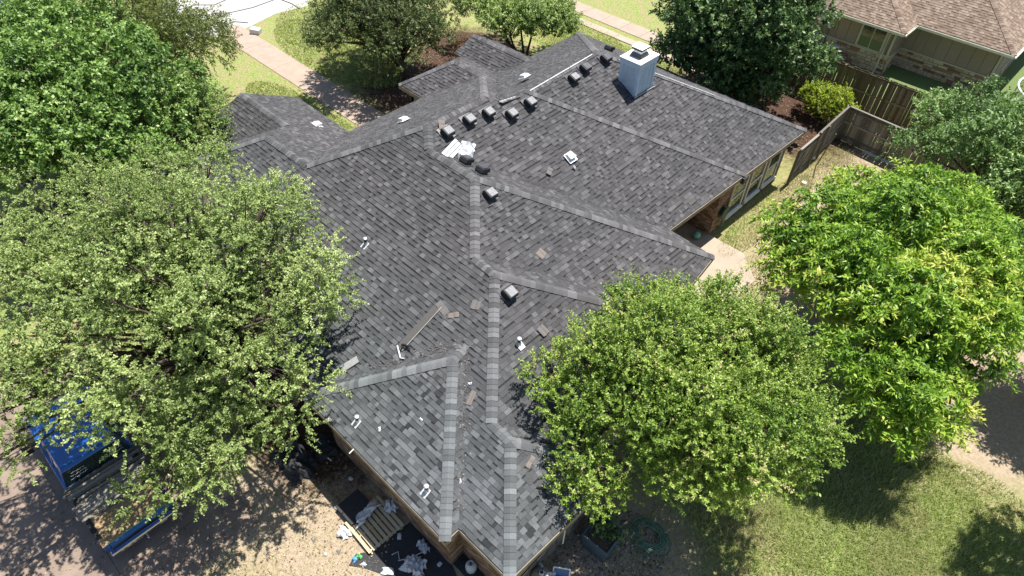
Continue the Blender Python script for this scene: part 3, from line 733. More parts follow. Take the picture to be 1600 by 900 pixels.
# =================================================================== DEBRIS ON THE ROOF
def crumple(name, c, sx, sy, h, m, label, cat, rz=0, seed=0, group=None, nx=9, ny=7, tilt=None, ragged=.12):
    rr = random.Random(seed); g = MB(); vs = []
    R = tilt if tilt else Matrix.Rotation(rz, 4, 'Z')
    zz = [[rr.uniform(.2, 1) * h for _ in range(ny)] for _ in range(nx)]
    for i in range(nx):
        for j in range(ny):
            u = (i / (nx - 1) - .5) * sx; v = (j / (ny - 1) - .5) * sy; ed = i in (0, nx - 1) or j in (0, ny - 1)
            if ed: u *= 1 + rr.uniform(-ragged * 2, ragged); v *= 1 + rr.uniform(-ragged * 2, ragged)
            vs.append(Vector((u + rr.uniform(-.3, .3) * sx / nx, v + rr.uniform(-.3, .3) * sy / ny, .008 + (zz[i][j] * (.25 if ed else 1)))))
    if tilt is None: W = Matrix.Translation(c) @ R
    else: W = tilt
    fs = [(i * ny + j, (i + 1) * ny + j, (i + 1) * ny + j + 1, i * ny + j + 1) for i in range(nx - 1) for j in range(ny - 1)]
    org = Vector(c); g.add([W @ v - org for v in vs], fs)
    o = g.build(name, m, None, org); sd = o.modifiers.new('thickness', 'SOLIDIFY'); sd.thickness = .006
    return tag(o, label, cat, group)
def on_roof(px, py, fi, rz=0, lift=.03):
    p, F = face_at(px, py, fi); return p, frame_on(F, p, lift) @ Matrix.Rotation(rz, 4, 'Z')
p, M = on_roof(727, 238, 10, .6, .05); crumple('torn_wrapper', p, .75, .5, .16, M_PAPER, 'crumpled white wrapper lying on the roof beside two dark vents', 'wrapper', seed=3, tilt=M)
p, M = on_roof(706, 235, 10, .25, .05); g = MB()
Mi = Matrix.Translation(-p) @ M
for k in range(3): g.box(-.42, .38, -.20 + k * .13, -.09 + k * .13, .0 + k * .012, .02 + k * .02, M=Mi)
g2 = g.build('folded_wrapper', M_PAPER, None, p); tag(g2, 'folded pale shingle wrapper strips next to the crumpled white wrapper on the roof', 'wrapper')
M_LOOSE = simple('loose_shingle', (.17, .155, .15), (.12, .11, .105), 40, .95, bstr=.4)
M_LOOSEB = simple('loose_shingle_tan', (.21, .175, .155), (.15, .125, .11), 40, .95, bstr=.4)
def loose(px, py, fi, sx, sy, rz, m, label, group=None):
    p, M = on_roof(px, py, fi, rz, .03); g = MB(); Mi = Matrix.Translation(-p) @ M
    rr = random.Random(int(px)); n_ = 6; vs = []
    for i in range(n_ + 1):
        u = (i / n_ - .5) * sx; b_ = .012 * math.sin(i * 1.7)
        vs += [Mi @ Vector((u, -sy / 2 + rr.uniform(-.01, .01), .012 + b_)), Mi @ Vector((u, sy / 2 + rr.uniform(-.01, .01), .012 + b_ * .5))]
    g.add(vs, [(2 * i, 2 * i + 2, 2 * i + 3, 2 * i + 1) for i in range(n_)]); o = g.build('loose_shingle', m, None, p)
    s = o.modifiers.new('thickness', 'SOLIDIFY'); s.thickness = .01
    return tag(o, label, 'shingle', group)
GL = 'loose shingle pieces lying on the roof'
loose(845, 397, 8, .30, .28, .25, M_LOOSEB, 'pinkish tan loose shingle piece lying alone on the wide middle roof slope', GL)
loose(848, 517, 6, .26, .30, .1, M_LOOSE, 'grey square loose shingle beside the right-hand tree, above the pipe vent', GL)
loose(709, 493, 0, .34, .15, .75, M_LOOSEB, 'small tan loose shingle strip left of the long vertical hip', GL)
loose(744, 477, 0, .28, .26, .4, M_LOOSE, 'pale grey torn shingle close to the left side of the vertical hip', GL)
loose(692, 482, 0, .5, .22, -.2, M_LOOSE, 'grey shingle scrap at the upper end of the exposed felt strip', GL)
loose(858, 268, 10, .30, .18, .5, M_LOOSE, 'grey loose shingle flap on the slope below the white exhaust vent', GL)
loose(690, 196, 10, .36, .22, 1.0, M_LOOSEB, 'tan shingle piece tucked behind the leftmost box vent', GL)
loose(748, 740, 3, .34, .24, .5, M_LOOSE, 'grey loose shingle in the valley of the small lower wing', GL)
loose(737, 622, 0, .16, .4, .3, M_LOOSEB, 'long torn tan shingle scrap in the valley beside the white cup', GL)
loose(828, 722, 4, .34, .12, .3, M_LOOSEB, 'slim tan shingle strip just below the lowest ridge turn', GL)
p, M = on_roof(640, 535, 0, 0, .022); 
A_, _ = face_at(690, 480, 0); B_, _ = face_at(628, 548, 0); g = MB(); d = (B_ - A_).normalized(); nF = faces[0].n; sd = nF.cross(d).normalized()
g.add([(A_ - A_) + sd * .02 + nF * .03, B_ - A_ + sd * .02 + nF * .03, B_ - A_ - sd * .22 + nF * .03, -sd * .22 + nF * .03, sd * .02 + nF * .022, B_ - A_ + sd * .02 + nF * .022, B_ - A_ - sd * .22 + nF * .022, -sd * .22 + nF * .022],
      [(0, 1, 2, 3), (7, 6, 5, 4), (4, 5, 1, 0), (5, 6, 2, 1), (6, 7, 3, 2), (7, 4, 0, 3)])
tag(g.build('felt_strip', simple('grey_felt', (.105, .10, .095), (.08, .075, .07), 20, .95), None, A_), 'long narrow strip of grey starter felt running down the left slope', 'roofing strip')
g = MB(); g.tube([nF * .05 + sd * .03, B_ - A_ + nF * .05 + sd * .03], .012, 5); tag(g.build('batten', simple('pale_batten', (.5, .47, .44)), None, A_), 'thin pale batten along the edge of the grey felt strip', 'batten')
p, M = on_roof(629, 550, 0, 0, .03); q1_, _ = face_at(622, 541, 0); q2_, _ = face_at(627, 560, 0); q3_, _ = face_at(633, 561, 0)
g = MB(); g.tube([q1_ - p + nF * .06, q2_ - p + nF * .06, q3_ - p + nF * .06], .022, 4); tag(g.build('metal_angle', M_WHITE, None, p), 'white L-shaped metal flashing offcut at the foot of the felt strip', 'flashing')
p, M = on_roof(635, 543, 0, .4, .03); crumple('black_glove', p, .3, .16, .12, M_BLACK, 'crumpled black glove beside the white metal angle', 'glove', seed=8, tilt=M, nx=6, ny=5)
def board_on_roof(px0, py0, px1, py1, fi, wd, th, m, name, label, cat, mid=None):
    A_, F = face_at(px0, py0, fi); B_, _ = face_at(px1, py1, fi); d = (B_ - A_).normalized(); s = F.n.cross(d).normalized(); g = MB(); u = F.n
    for a0, a1 in ((0, 1),):
        P = [A_ - A_ - s * wd / 2, B_ - A_ - s * wd / 2, B_ - A_ + s * wd / 2, s * wd / 2]
        g.add([x + u * .03 for x in P] + [x + u * (.03 + th) for x in P], [(3, 2, 1, 0), (4, 5, 6, 7), (0, 1, 5, 4), (1, 2, 6, 5), (2, 3, 7, 6), (3, 0, 4, 7)])
    return tag(g.build(name, m, None, A_), label, cat)
board_on_roof(535, 578, 560, 562, 0, .22, .035, simple('dull_trim_metal', (.34, .34, .34), (.26, .26, .26), 9, .6), 'metal_tray', 'light grey folded metal trim lying by the eave next to the big left tree', 'metal trim')
board_on_roof(547, 709, 554, 702, 1, .03, .02, M_WHITE, 'white_strip', 'short white strip beside the upper pipe vent of the lower wing', 'plastic strip')
for i, (px, py, fi, lb) in enumerate(((659, 656, 1, 'tiny white paper scrap in the middle of the lower wing slope'), (735, 600, 0, 'small white paper cup in the debris-filled valley'), (752, 740, 3, 'white wrapper scrap in the valley under the small wing ridge'), (594, 671, 1, 'small white plastic sliver near the left edge of the lower wing'),
                       (516, 656, 1, 'white scrap right at the left eave of the lower wing'), (719, 752, 3, 'white strip in the lower valley beside a loose shingle'), (897, 262, 10, 'tiny white scrap on the slope below the exhaust vent'))):
    p, M = on_roof(px, py, fi, i * .8, .03); crumple('paper_scrap', p, .13, .07, .05, M_PAPER, lb, 'paper scrap', seed=20 + i, tilt=M, nx=5, ny=4, group='white scraps on the roof')
# valley leaf litter and broken crumbs
lit = MB()
for _ in range(260):
    t = rng.random(); a = Vector(V['Ar']).lerp(V['ip'], t * .95); p = a + Vector((rng.gauss(0, .10), rng.gauss(0, .10), 0)); z = max(faces[0].z(p.x, p.y)[1], faces[3].z(p.x, p.y)[1]) + .03
    s = rng.uniform(.01, .05); th = rng.uniform(0, 6.28); u = Vector((math.cos(th), math.sin(th), rng.uniform(-.3, .3))) * s; v = Vector((-math.sin(th), math.cos(th), rng.uniform(-.3, .3))) * s * .5; c = Vector((p.x, p.y, z))
    lit.add([c - u, c - v, c + u, c + v], [(0, 1, 2, 3)], rng.random())
for _ in range(200):
    t = rng.random() ** .8; a = Vector(V['iW']).lerp(V['Ar'], .35 + t * .62); p = a + Vector((rng.gauss(0, .12), abs(rng.gauss(0, .16)), 0)); z = max(faces[0].z(p.x, p.y)[1], 0) + .035
    s = rng.uniform(.012, .06); th = rng.uniform(0, 6.28); u = Vector((math.cos(th), math.sin(th), rng.uniform(-.3, .5))) * s; v = Vector((-math.sin(th), math.cos(th), rng.uniform(-.3, .3))) * s * .4; c = Vector((p.x, p.y, z))
    lit.add([c - u, c - v, c + u, c + v], [(0, 1, 2, 3)], rng.random())
o = lit.build('valley_litter', tone_mat('valley_dust', [(0, (.08, .073, .068)), (.6, (.13, .12, .112)), (1, (.20, .185, .17))], 'attr', 20, .95, .2)); tag(o, 'dry leaf and shingle crumbs gathered in the roof valleys', 'leaf litter', kind='stuff')



# =================================================================== TREES
def norm(a): return a / np.maximum(np.linalg.norm(a, axis=-1, keepdims=True), 1e-9)
def foliage_mesh(name, R, lobes, n_spray, n_leaf, leaf, spray, mat, up=.45, droop=0.0, spread=.75, flat=.8, zlow=-.35, shell=(.68, 1.12), twig_m=None, tone_sd=.16, lobe_sd=.12, ctr=None, yellow=0, fan=False):
    """leaves along short shoots, the shoots spread over the outside of many boughs (lobes)"""
    lobes = np.array(lobes, float); c = lobes[:, :3]; r = lobes[:, 3]
    wgt = r ** 2; li = R.choice(len(r), size=int(n_spray * 1.9), p=wgt / wgt.sum())
    d = norm(R.normal(size=(len(li), 3)) * [1, 1, .85] + [0, 0, .25])
    rad = R.uniform(shell[0] ** 2, shell[1] ** 2, len(li)) ** .5
    p = c[li] + d * (rad * r[li])[:, None] * [1, 1, .8]
    # drop shoots that are buried deep inside another bough or hang on the underside
    keep = d[:, 2] > zlow
    for j in range(len(r)):
        q = (p - c[j]) / [1, 1, .8]; inside = (np.linalg.norm(q, axis=1) < r[j] * .5)
        keep &= ~(inside & (R.random(len(p)) < .7))
    p, d, li = p[keep][:n_spray], d[keep][:n_spray], li[keep][:n_spray]
    N = len(p)
    ax = norm(d * .8 + np.array([0, 0, up]) + R.normal(size=(N, 3)) * .45 - np.array([0, 0, droop]))
    sl = spray * R.uniform(.6, 1.35, N)
    lt = R.normal(0, lobe_sd, len(r)); st = lt[li] + R.normal(0, .08, N)
    if yellow: st = st + (R.random(N) < yellow) * .35
    t = np.tile(np.linspace(.08, 1, n_leaf), (N, 1)) + R.uniform(-.04, .04, (N, n_leaf))
    side = norm(np.cross(ax, R.normal(size=(N, 3))))
    ang = np.arange(n_leaf) * (2.4 if not fan else math.pi) + R.uniform(0, 6.28, (N, 1)) * (0 if fan else 1)
    s2 = np.cross(ax, side)
    sd = side[:, None] * np.cos(ang)[..., None] + s2[:, None] * np.sin(ang)[..., None] * (.35 if fan else 1)
    bend = (t ** 2)[..., None] * np.array([0, 0, -droop]) * sl[:, None, None] * .8
    base = p[:, None] + ax[:, None] * (t * sl[:, None])[..., None] + bend
    ld = norm(ax[:, None] * (1 - spread) + sd * spread + R.normal(size=(N, n_leaf, 3)) * .28 + np.array([0, 0, -.25 * droop]))
    nn = norm(np.array([0, 0, flat]) + R.normal(size=(N, n_leaf, 3)) * .55)
    wv = norm(np.cross(ld, nn)); nn = np.cross(wv, ld)
    L = leaf[0] * R.uniform(.65, 1.25, (N, n_leaf))[..., None]; W = leaf[1] * R.uniform(.7, 1.2, (N, n_leaf))[..., None]
    v0 = base; v1 = base + ld * L * .45 + wv * W * .5 - nn * W * .12; v2 = base + ld * L + np.array([0, 0, -.12]) * L; v3 = base + ld * L * .45 - wv * W * .5 - nn * W * .12
    vs = np.stack([v0, v1, v2, v3], axis=2).reshape(-1, 3); nL = N * n_leaf
    idx = np.arange(nL * 4).reshape(-1, 4)
    tone = np.clip(.5 + np.repeat(st, n_leaf) + R.normal(0, tone_sd, nL) + (np.tile(np.linspace(-.06, .10, n_leaf), N)), 0, 1)
    # woody shoots
    tw = np.stack([p - side * .004, p + side * .004, p + ax * sl[:, None] * .85], 1).reshape(-1, 3)
    ti = np.arange(N * 3).reshape(-1, 3) + len(vs)
    me = bpy.data.meshes.new(name)
    nv = len(vs) + len(tw); me.vertices.add(nv); me.vertices.foreach_set('co', np.concatenate([vs, tw]).astype(np.float32).ravel())
    nl = nL * 4 + N * 3; me.loops.add(nl); me.loops.foreach_set('vertex_index', np.concatenate([idx.ravel(), ti.ravel()]).astype(np.int32))
    npoly = nL + N; me.polygons.add(npoly)
    me.polygons.foreach_set('loop_start', np.concatenate([np.arange(nL) * 4, nL * 4 + np.arange(N) * 3]).astype(np.int32))
    me.polygons.foreach_set('material_index', np.concatenate([np.zeros(nL), np.ones(N)]).astype(np.int32))
    me.materials.append(mat); me.materials.append(twig_m or M_BARK)
    a = me.attributes.new('tone', 'FLOAT', 'FACE'); a.data.foreach_set('value', np.concatenate([tone, np.full(N, .5)]).astype(np.float32))
    me.update(calc_edges=True); return me

def make_lobes(R, c, rx, ry, rz, n, rl, extra=(), gap=.72):
    """main boughs spread over a crown of half-axes rx, ry, rz; each carries its own cluster of leafy heads"""
    out = []; rm = (rx + ry) * .5 * (.34 if rx > 3 else .42) * (.55 + .45 * gap / .72); majors = []; tries = 0
    while len(majors) < 60 and tries < 1500:
        tries += 1
        d = R.normal(size=3); d[2] += .35; d /= np.linalg.norm(d)
        if d[2] < -.35: continue
        k = R.uniform(.45, 1) ** .5; rr_m = rm * R.uniform(.72, 1.2)
        q = np.array(c) + d * k * np.array([rx - rr_m * .8, ry - rr_m * .8, rz - rr_m * .6])
        if all(np.linalg.norm((q - m[0]) * [1, 1, 1.2]) > gap * (rr_m + m[1]) for m in majors): majors.append((q, rr_m))
    majors += [(np.array(e_[:3], float), float(e_[3])) for e_ in extra]
    per = max(2, int(n * 1.0 / max(1, len(majors))))
    for q, rm_ in majors:
        got = 0; tries = 0
        while got < max(2, int(per * (rm_ / rm) ** 1.3)) and tries < 120:
            tries += 1
            d = R.normal(size=3); d[2] += .7; d /= np.linalg.norm(d)
            r = R.uniform(*rl) * (1 if rm_ > rm * .5 else .8); p = q + d * np.array([1, 1, .75]) * max(.05, rm_ - r * .6) * R.uniform(.75, 1.05)
            if all(np.linalg.norm(p - o[:3]) > .60 * (r + o[3]) for o in out): out.append(np.array([*p, r])); got += 1
    for _ in range(max(3, int(n * .11))):      # inner foliage that closes the crown
        d = R.normal(size=3); d /= np.linalg.norm(d); q = np.array(c) + d * R.uniform(0, .62) * np.array([rx, ry, rz * .9]) - np.array([0, 0, .1 * rz])
        out.append(np.array([*q, rl[1] * 1.2]))
    return out
def tree(name, base, c, rxyz, n_lobes, rl, n_spray, n_leaf, leaf, spray, mat, label, cat='tree', seed=1, trunk_r=.2, stems=1, group=None, extra=(), gap=.70, **k):
    R = np.random.default_rng(seed); base = Vector(base)
    root = empty(name, base, 0, label, cat, group)
    lobes = make_lobes(R, np.array(c) - np.array(base), *rxyz, n_lobes, rl, [(x - base.x, y - base.y, z - base.z, r) for x, y, z, r in extra], gap)
    me = foliage_mesh('crown', R, lobes, n_spray, n_leaf, leaf, spray, mat, **k)
    o = link_mesh('crown', me, root)
    cc = Vector(c) - base; rr = random.Random(seed)
    for s_ in range(stems):
        g = MB(); a0 = rr.uniform(0, 6.28); off = Vector((math.cos(a0), math.sin(a0), 0)) * (.0 if stems == 1 else .16 * (1 + stems * .15))
        fork = Vector((cc.x * .55, cc.y * .55, max(.5, (cc.z - rxyz[2]) * .9 + .5))) + off * 3
        pts = [off, off * 1.3 + Vector((0, 0, fork.z * .35)), fork.lerp(off, .3) + Vector((rr.uniform(-.08, .08), rr.uniform(-.08, .08), 0)), fork]
        tr = trunk_r / (1 if stems == 1 else 1.6)
        g.tube(pts, [tr * 1.25, tr, tr * .85, tr * .75], 9)
        for j, lb in enumerate(lobes):
            if j % stems != s_: continue
            q = Vector(lb[:3]); mid = fork.lerp(q, .5) + Vector((rr.uniform(-.2, .2), rr.uniform(-.2, .2), .12 * (q - fork).length))
            g.tube([fork, fork.lerp(mid, .5) + Vector((0, 0, .05)), mid, q], [tr * .5, tr * .38, tr * .24, tr * .08], 6)
            for _ in range(3):
                e_ = q + Vector((rr.uniform(-1, 1), rr.uniform(-1, 1), rr.uniform(-.2, .8))) * lb[3] * .8
                g.tube([mid.lerp(q, rr.uniform(.3, .9)), q.lerp(e_, .5), e_], [tr * .12, tr * .08, .006], 4)
        g.build('trunk', M_BARK, root, smooth=True)
    return root
L_ELM = leaf_mat('elm_leaf', [(0, (0.075, 0.116, 0.029)), (.4, (0.203, 0.273, 0.079)), (.75, (0.365, 0.447, 0.157)), (1, (0.580, 0.638, 0.302))])
L_PEAR = leaf_mat('bright_leaf', [(0, (0.046, 0.098, 0.019)), (.45, (0.130, 0.227, 0.049)), (.8, (0.247, 0.377, 0.098)), (1, (0.442, 0.546, 0.221))])
L_PALE = leaf_mat('pale_leaf', [(0, (.07, .12, .03)), (.45, (.20, .29, .075)), (.8, (.34, .43, .14)), (1, (.48, .56, .26))])
L_OLIV = leaf_mat('feathery_olive_leaf', [(0, (0.070, 0.094, 0.028)), (.45, (0.156, 0.196, 0.055)), (.8, (0.265, 0.296, 0.094)), (1, (0.421, 0.437, 0.172))])
L_OAK = leaf_mat('dark_oak_leaf', [(0, (0.041, 0.058, 0.020)), (.45, (0.101, 0.137, 0.043)), (.8, (0.180, 0.223, 0.079)), (1, (0.317, 0.360, 0.173))])
L_MYR = leaf_mat('myrtle_leaf', [(0, (0.048, 0.104, 0.018)), (.4, (0.154, 0.250, 0.035)), (.75, (0.308, 0.417, 0.076)), (.95, (0.424, 0.521, 0.141)), (1, (0.482, 0.417, 0.202))])
L_ASH = leaf_mat('compound_leaf', [(0, (0.040, 0.097, 0.011)), (.35, (0.116, 0.232, 0.023)), (.6, (0.227, 0.378, 0.039)), (.85, (0.343, 0.464, 0.059)), (1, (0.484, 0.508, 0.108))])
L_DARK = leaf_mat('dark_green_leaf', [(0, (0.030, 0.065, 0.020)), (.45, (0.078, 0.142, 0.046)), (.8, (0.149, 0.236, 0.084)), (1, (0.351, 0.459, 0.230))])
L_DOL = leaf_mat('dusky_leaf', [(0, (0.053, 0.105, 0.031)), (.45, (0.124, 0.211, 0.061)), (.8, (0.229, 0.351, 0.114)), (1, (0.456, 0.580, 0.264))])
L_GOLD = leaf_mat('golden_leaf', [(0, (0.138, 0.149, 0.023)), (.4, (0.368, 0.322, 0.046)), (.75, (0.598, 0.437, 0.081)), (1, (0.620, 0.414, 0.138))])
L_LIME = leaf_mat('lime_leaf', [(0, (0.081, 0.138, 0.009)), (.45, (0.230, 0.310, 0.023)), (.8, (0.391, 0.460, 0.034)), (1, (0.552, 0.575, 0.081))])
L_RED = leaf_mat('reddish_leaf', [(0, (0.115, 0.057, 0.034)), (.45, (0.299, 0.138, 0.069)), (.8, (0.460, 0.253, 0.138)), (1, (0.345, 0.380, 0.138))])

def P(px, py, z, r): v = at(px, py, z); return (v.x, v.y, v.z, r)
# big foreground elm on the left
tree('elm_tree', (-13.9, 2.3, 0), (-15.4, 3.5, 5.1), (5.0, 3.6, 2.9), 150, (.40, .70), 8000, 32, (.072, .043), .44, L_ELM,
     'large olive green small-leaved tree at left, overhanging the blue truck and the roof edge', seed=4, trunk_r=.20, gap=.52, up=.35, droop=.15, spread=.62, zlow=-.5, tone_sd=.13, flat=1.1,
     extra=[P(490, 400, 5.4, .9), P(500, 465, 5.0, .9), P(430, 330, 5.6, .9), P(340, 270, 5.4, .8), P(240, 262, 5.6, .8), P(150, 300, 5.6, 1.1), P(60, 330, 5.6, 1.1), P(460, 620, 4.2, .85), P(430, 660, 3.6, .8),
            P(330, 720, 3.6, .7), P(255, 765, 3.4, .55), P(370, 680, 3.8, .7), P(215, 770, 3.0, .4), P(330, 755, 3.2, .5), P(60, 560, 5.0, 1.0), P(150, 640, 4.6, .7), P(8, 660, 4.6, .9), P(45, 665, 4.4, .6), P(5, 720, 4.0, .5), P(5, 600, 4.6, 1.0), (-16, .5, 6, 1.0), (-17.6, .5, 5.8, 1.0), (-14.4, .4, 6, .9), (-13, .3, 5.6, .8), (-19, .6, 5.4, 1.0), P(200, 650, 4.6, .8), P(90, 600, 4.8, .9), P(20, 620, 4.8, .9), P(290, 680, 4.0, .8), P(15, 540, 5.2, 1.3), P(400, 560, 5.2, 1.1), P(20, 430, 5.6, 1.2), P(70, 500, 5.4, 1.1), P(10, 590, 5.0, 1.1), P(120, 420, 5.6, 1.0), P(10, 350, 5.2, 1.1), P(90, 380, 5.4, 1.0), P(330, 640, 4.3, 1.0)])
# bright tree, upper left
tree('maple_tree', (-28.0, 4.0, 0), (-28.4, 4.3, 4.6), (6.2, 5.4, 3.4), 130, (.5, .9), 6000, 20, (.15, .095), .50, L_PEAR,
     'tall bright green tree filling the top left corner beside the front wing', seed=9, trunk_r=.24, gap=.6, up=.6, spread=.7, droop=.1,
     extra=[P(60, 60, 5.6, 1.6), P(160, 40, 5.0, 1.3), P(20, 230, 5.6, 1.5), P(120, 250, 5.2, 1.3), P(230, 260, 4.8, 1.0)])
tree('hackberry_tree', (-25.4, 6.2, 0), (-26.2, 7.6, 3.9), (2.9, 2.7, 2.0), 14, (.65, 1.05), 1900, 22, (.085, .05), .45, L_PALE,
     'pale yellow-green tree next to the front gable wing, before the bright green one', seed=12, trunk_r=.14, up=.15, spread=.8, droop=.05)
tree('mesquite_tree', (-33.6, 9.0, 0), (-33.6, 9.0, 3.3), (5.0, 4.6, 2.8), 28, (1.0, 1.6), 4200, 20, (.18, .050), .70, L_OLIV,
     'feathery olive green tree between the upper left tree and the white street', seed=15, trunk_r=.2, up=.3, spread=.45, droop=.35, flat=.3)
tree('live_oak_tree', (-28.0, 20.6, 0), (-28.4, 20.2, 3.3), (4.5, 4.2, 3.2), 80, (.5, .9), 5200, 20, (.105, .06), .45, L_OAK,
     'dark rounded oak over the red mulch bed at the top centre', seed=17, trunk_r=.2, up=.3, spread=.75, zlow=-.9)
tree('crape_myrtle', (-24.6, 26.6, 0), (-25.2, 26.6, 3.1), (4.3, 3.4, 1.8), 40, (.5, .85), 2900, 20, (.125, .07), .45, L_PALE,
     'multi-stemmed bright green small tree behind the far roof gables', seed=19, trunk_r=.11, stems=5, up=.5, spread=.7, zlow=-.2)
tree('pear_tree', (-13.6, 30.6, 0), (-13.7, 30.9, 4.2), (4.7, 4.2, 4.4), 90, (.55, .95), 5600, 18, (.17, .11), .55, L_DARK,
     'dense dark glossy green tree behind the chimney, left of the brown-roofed house', seed=23, trunk_r=.22, gap=.6, extra=[P(1100, 110, 2.5, 1.2), P(1200, 135, 2.4, 1.1), P(1055, 90, 3, 1.1), P(1255, 100, 3, 1.1), P(1150, 150, 1.6, 1.0)], up=.8, spread=.6, zlow=-.8)
tree('crape_myrtle', (-2.2, 11.2, 0), (-3.5, 10.9, 4.3), (3.6, 3.3, 2.2), 150, (.34, .58), 8000, 26, (.072, .043), .42, L_MYR,
     'dense round yellow-green tree overhanging the right roof corner in the foreground', seed=27, trunk_r=.14, gap=.46, stems=4, up=.85, spread=.62, yellow=.04, zlow=-.4,
     extra=[P(905, 560, 4.0, .9), P(880, 640, 3.9, .9), P(890, 710, 3.6, .9), P(940, 660, 4.4, 1.0), P(900, 755, 3.3, .55), P(925, 735, 3.7, .7), P(870, 590, 4.2, .7), P(935, 780, 3.1, .45), P(975, 715, 3.6, .5), P(1040, 745, 3.4, .5), P(1130, 770, 3.3, .7), P(1210, 745, 3.4, .7), P(1250, 670, 3.7, .7), P(1250, 590, 3.9, .7), P(985, 470, 4.4, .7)])
tree('pistache_tree', (-.6, 18.3, 0), (-1.3, 19.1, 4.1), (3.7, 3.9, 2.4), 80, (.42, .74), 5600, 25, (.19, .062), .56, L_ASH,
     'big lime green tree with drooping feather-like leaves at right of the yard', seed=31, trunk_r=.2, gap=.58, up=.35, spread=.6, droop=.55, yellow=.04, lobe_sd=.15, flat=1.0,
     extra=[P(1345, 300, 4.4, .8), P(1425, 290, 4.6, .8), P(1500, 310, 4.2, .6), P(1250, 370, 4.2, .7), P(1220, 420, 3.8, .7), P(1450, 590, 3.6, .8), P(1400, 630, 3.2, .6), P(1455, 510, 4.2, .7), P(1540, 385, 4.3, .9), P(1560, 440, 4.0, .7), P(1450, 630, 3.4, .75), P(1395, 600, 3.8, .9), P(1340, 560, 4.0, .9), P(1400, 655, 3.1, .5), P(1230, 350, 4.2, .7)])
tree('hackberry_tree', (-.9, 29.0, 0), (-.6, 28.9, 3.8), (4.1, 3.5, 2.7), 60, (.5, .8), 3800, 22, (.12, .06), .55, L_DOL,
     'dusky green spreading tree behind the lime green one, touching the back fence', seed=37, trunk_r=.18, up=.3, spread=.7, droop=.1,
     extra=[P(1470, 175, 4.0, .7), P(1560, 190, 4.0, .9), P(1430, 235, 3.6, .6)])
tree('pistache_tree', (4.0, 21.7, 0), (3.9, 21.9, 3.6), (1.6, 1.8, 1.8), 14, (.6, .9), 1300, 24, (.19, .055), .55, L_GOLD,
     'golden yellow tree cut off by the right edge of the frame', seed=41, trunk_r=.13, up=.4, spread=.6, droop=.5)
tree('elm_tree', (5.6, 18.6, 0), (6.1, 16.5, 3.4), (2.3, 2.5, 1.8), 20, (.6, .95), 1600, 22, (.11, .07), .4, L_MYR,
     'small green tree at the right edge below the golden one, casting shade on the sand', seed=43, trunk_r=.1, up=.5, spread=.7)
# shade trees just beyond the right edge, whose shadows fall on the lawn
tree('bush', (-9.6, 33.4, 0), (-9.5, 33.3, .9), (1.7, 1.1, .9), 12, (.38, .6), 1100, 22, (.07, .045), .26, L_LIME,
     'lime yellow bush in the shade gap between the two wooden fences', cat='bush', seed=47, trunk_r=.05, up=.5)
tree('bush', (-25.6, 23.9, 0), (-25.6, 23.9, .8), (1.2, 1.0, .8), 8, (.35, .5), 520, 18, (.09, .035), .3, L_RED,
     'reddish low bush on the mulch between the oak and the far gable', cat='bush', seed=49, trunk_r=.04, up=.5)
tree('bush', (-23.9, 21.9, 0), (-24.6, 21.8, .5), (.9, .7, .5), 5, (.25, .4), 260, 16, (.08, .035), .25, L_RED,
     'small rust-coloured bush right beside the front gable eave', cat='bush', seed=50, trunk_r=.03, up=.5)
tree('shrub', (-16.8, 28.3, 0), (-16.8, 28.4, .7), (1.3, .8, .7), 7, (.35, .5), 500, 18, (.1, .06), .3, L_OLIV,
     'dull green shrub behind the chimney at the foot of the dark tree', cat='bush', seed=51, trunk_r=.04, up=.5)

# =================================================================== GRASS AND LITTER
def blades(name, spots, mat, label, h=.12, wd=.012, lean=.7, seed=1):
    R = np.random.default_rng(seed); P_ = []
    for cx, cy, rx, ry, n_ in spots:
        a = R.uniform(0, 2 * math.pi, n_); r = np.sqrt(R.random(n_)); P_.append(np.stack([cx + rx * r * np.cos(a), cy + ry * r * np.sin(a)], 1))
    p = np.concatenate(P_); N = len(p)
    # clumpy: move towards random tuft centres
    p += R.normal(size=p.shape) * .03; z0 = np.zeros((N, 1))
    a = R.uniform(0, 2 * math.pi, N); hh = h * R.uniform(.5, 1.5, N); ln = hh * lean * R.uniform(.3, 1.3, N)
    side = np.stack([-np.sin(a), np.cos(a), 0 * a], 1) * wd * .5; base = np.concatenate([p, z0], 1)
    tip = base + np.stack([np.cos(a) * ln, np.sin(a) * ln, hh], 1); mid = base * .5 + tip * .5 + np.array([0, 0, 1]) * (hh * .18)[:, None]
    vs = np.stack([base - side * 1.3, base + side * 1.3, tip], 1).reshape(-1, 3)
    me = bpy.data.meshes.new(name); me.vertices.add(N * 3); me.vertices.foreach_set('co', vs.astype(np.float32).ravel())
    me.loops.add(N * 3); me.loops.foreach_set('vertex_index', np.arange(N * 3, dtype=np.int32)); me.polygons.add(N)
    me.polygons.foreach_set('loop_start', (np.arange(N) * 3).astype(np.int32)); me.materials.append(mat)
    t = me.attributes.new('tone', 'FLOAT', 'FACE'); t.data.foreach_set('value', R.random(N).astype(np.float32)); me.update(calc_edges=True)
    return tag(link_mesh(name, me), label, 'grass', kind='stuff')
L_GR1 = leaf_mat('lawn_blade', [(0, (.12, .17, .035)), (.35, (.26, .33, .085)), (.7, (.44, .48, .19)), (1, (.62, .60, .34))], .25)
L_GR2 = leaf_mat('dry_blade', [(0, (0.132, 0.165, 0.044)), (.35, (0.264, 0.286, 0.099)), (.7, (0.462, 0.407, 0.209)), (1, (0.620, 0.561, 0.352))], .2)
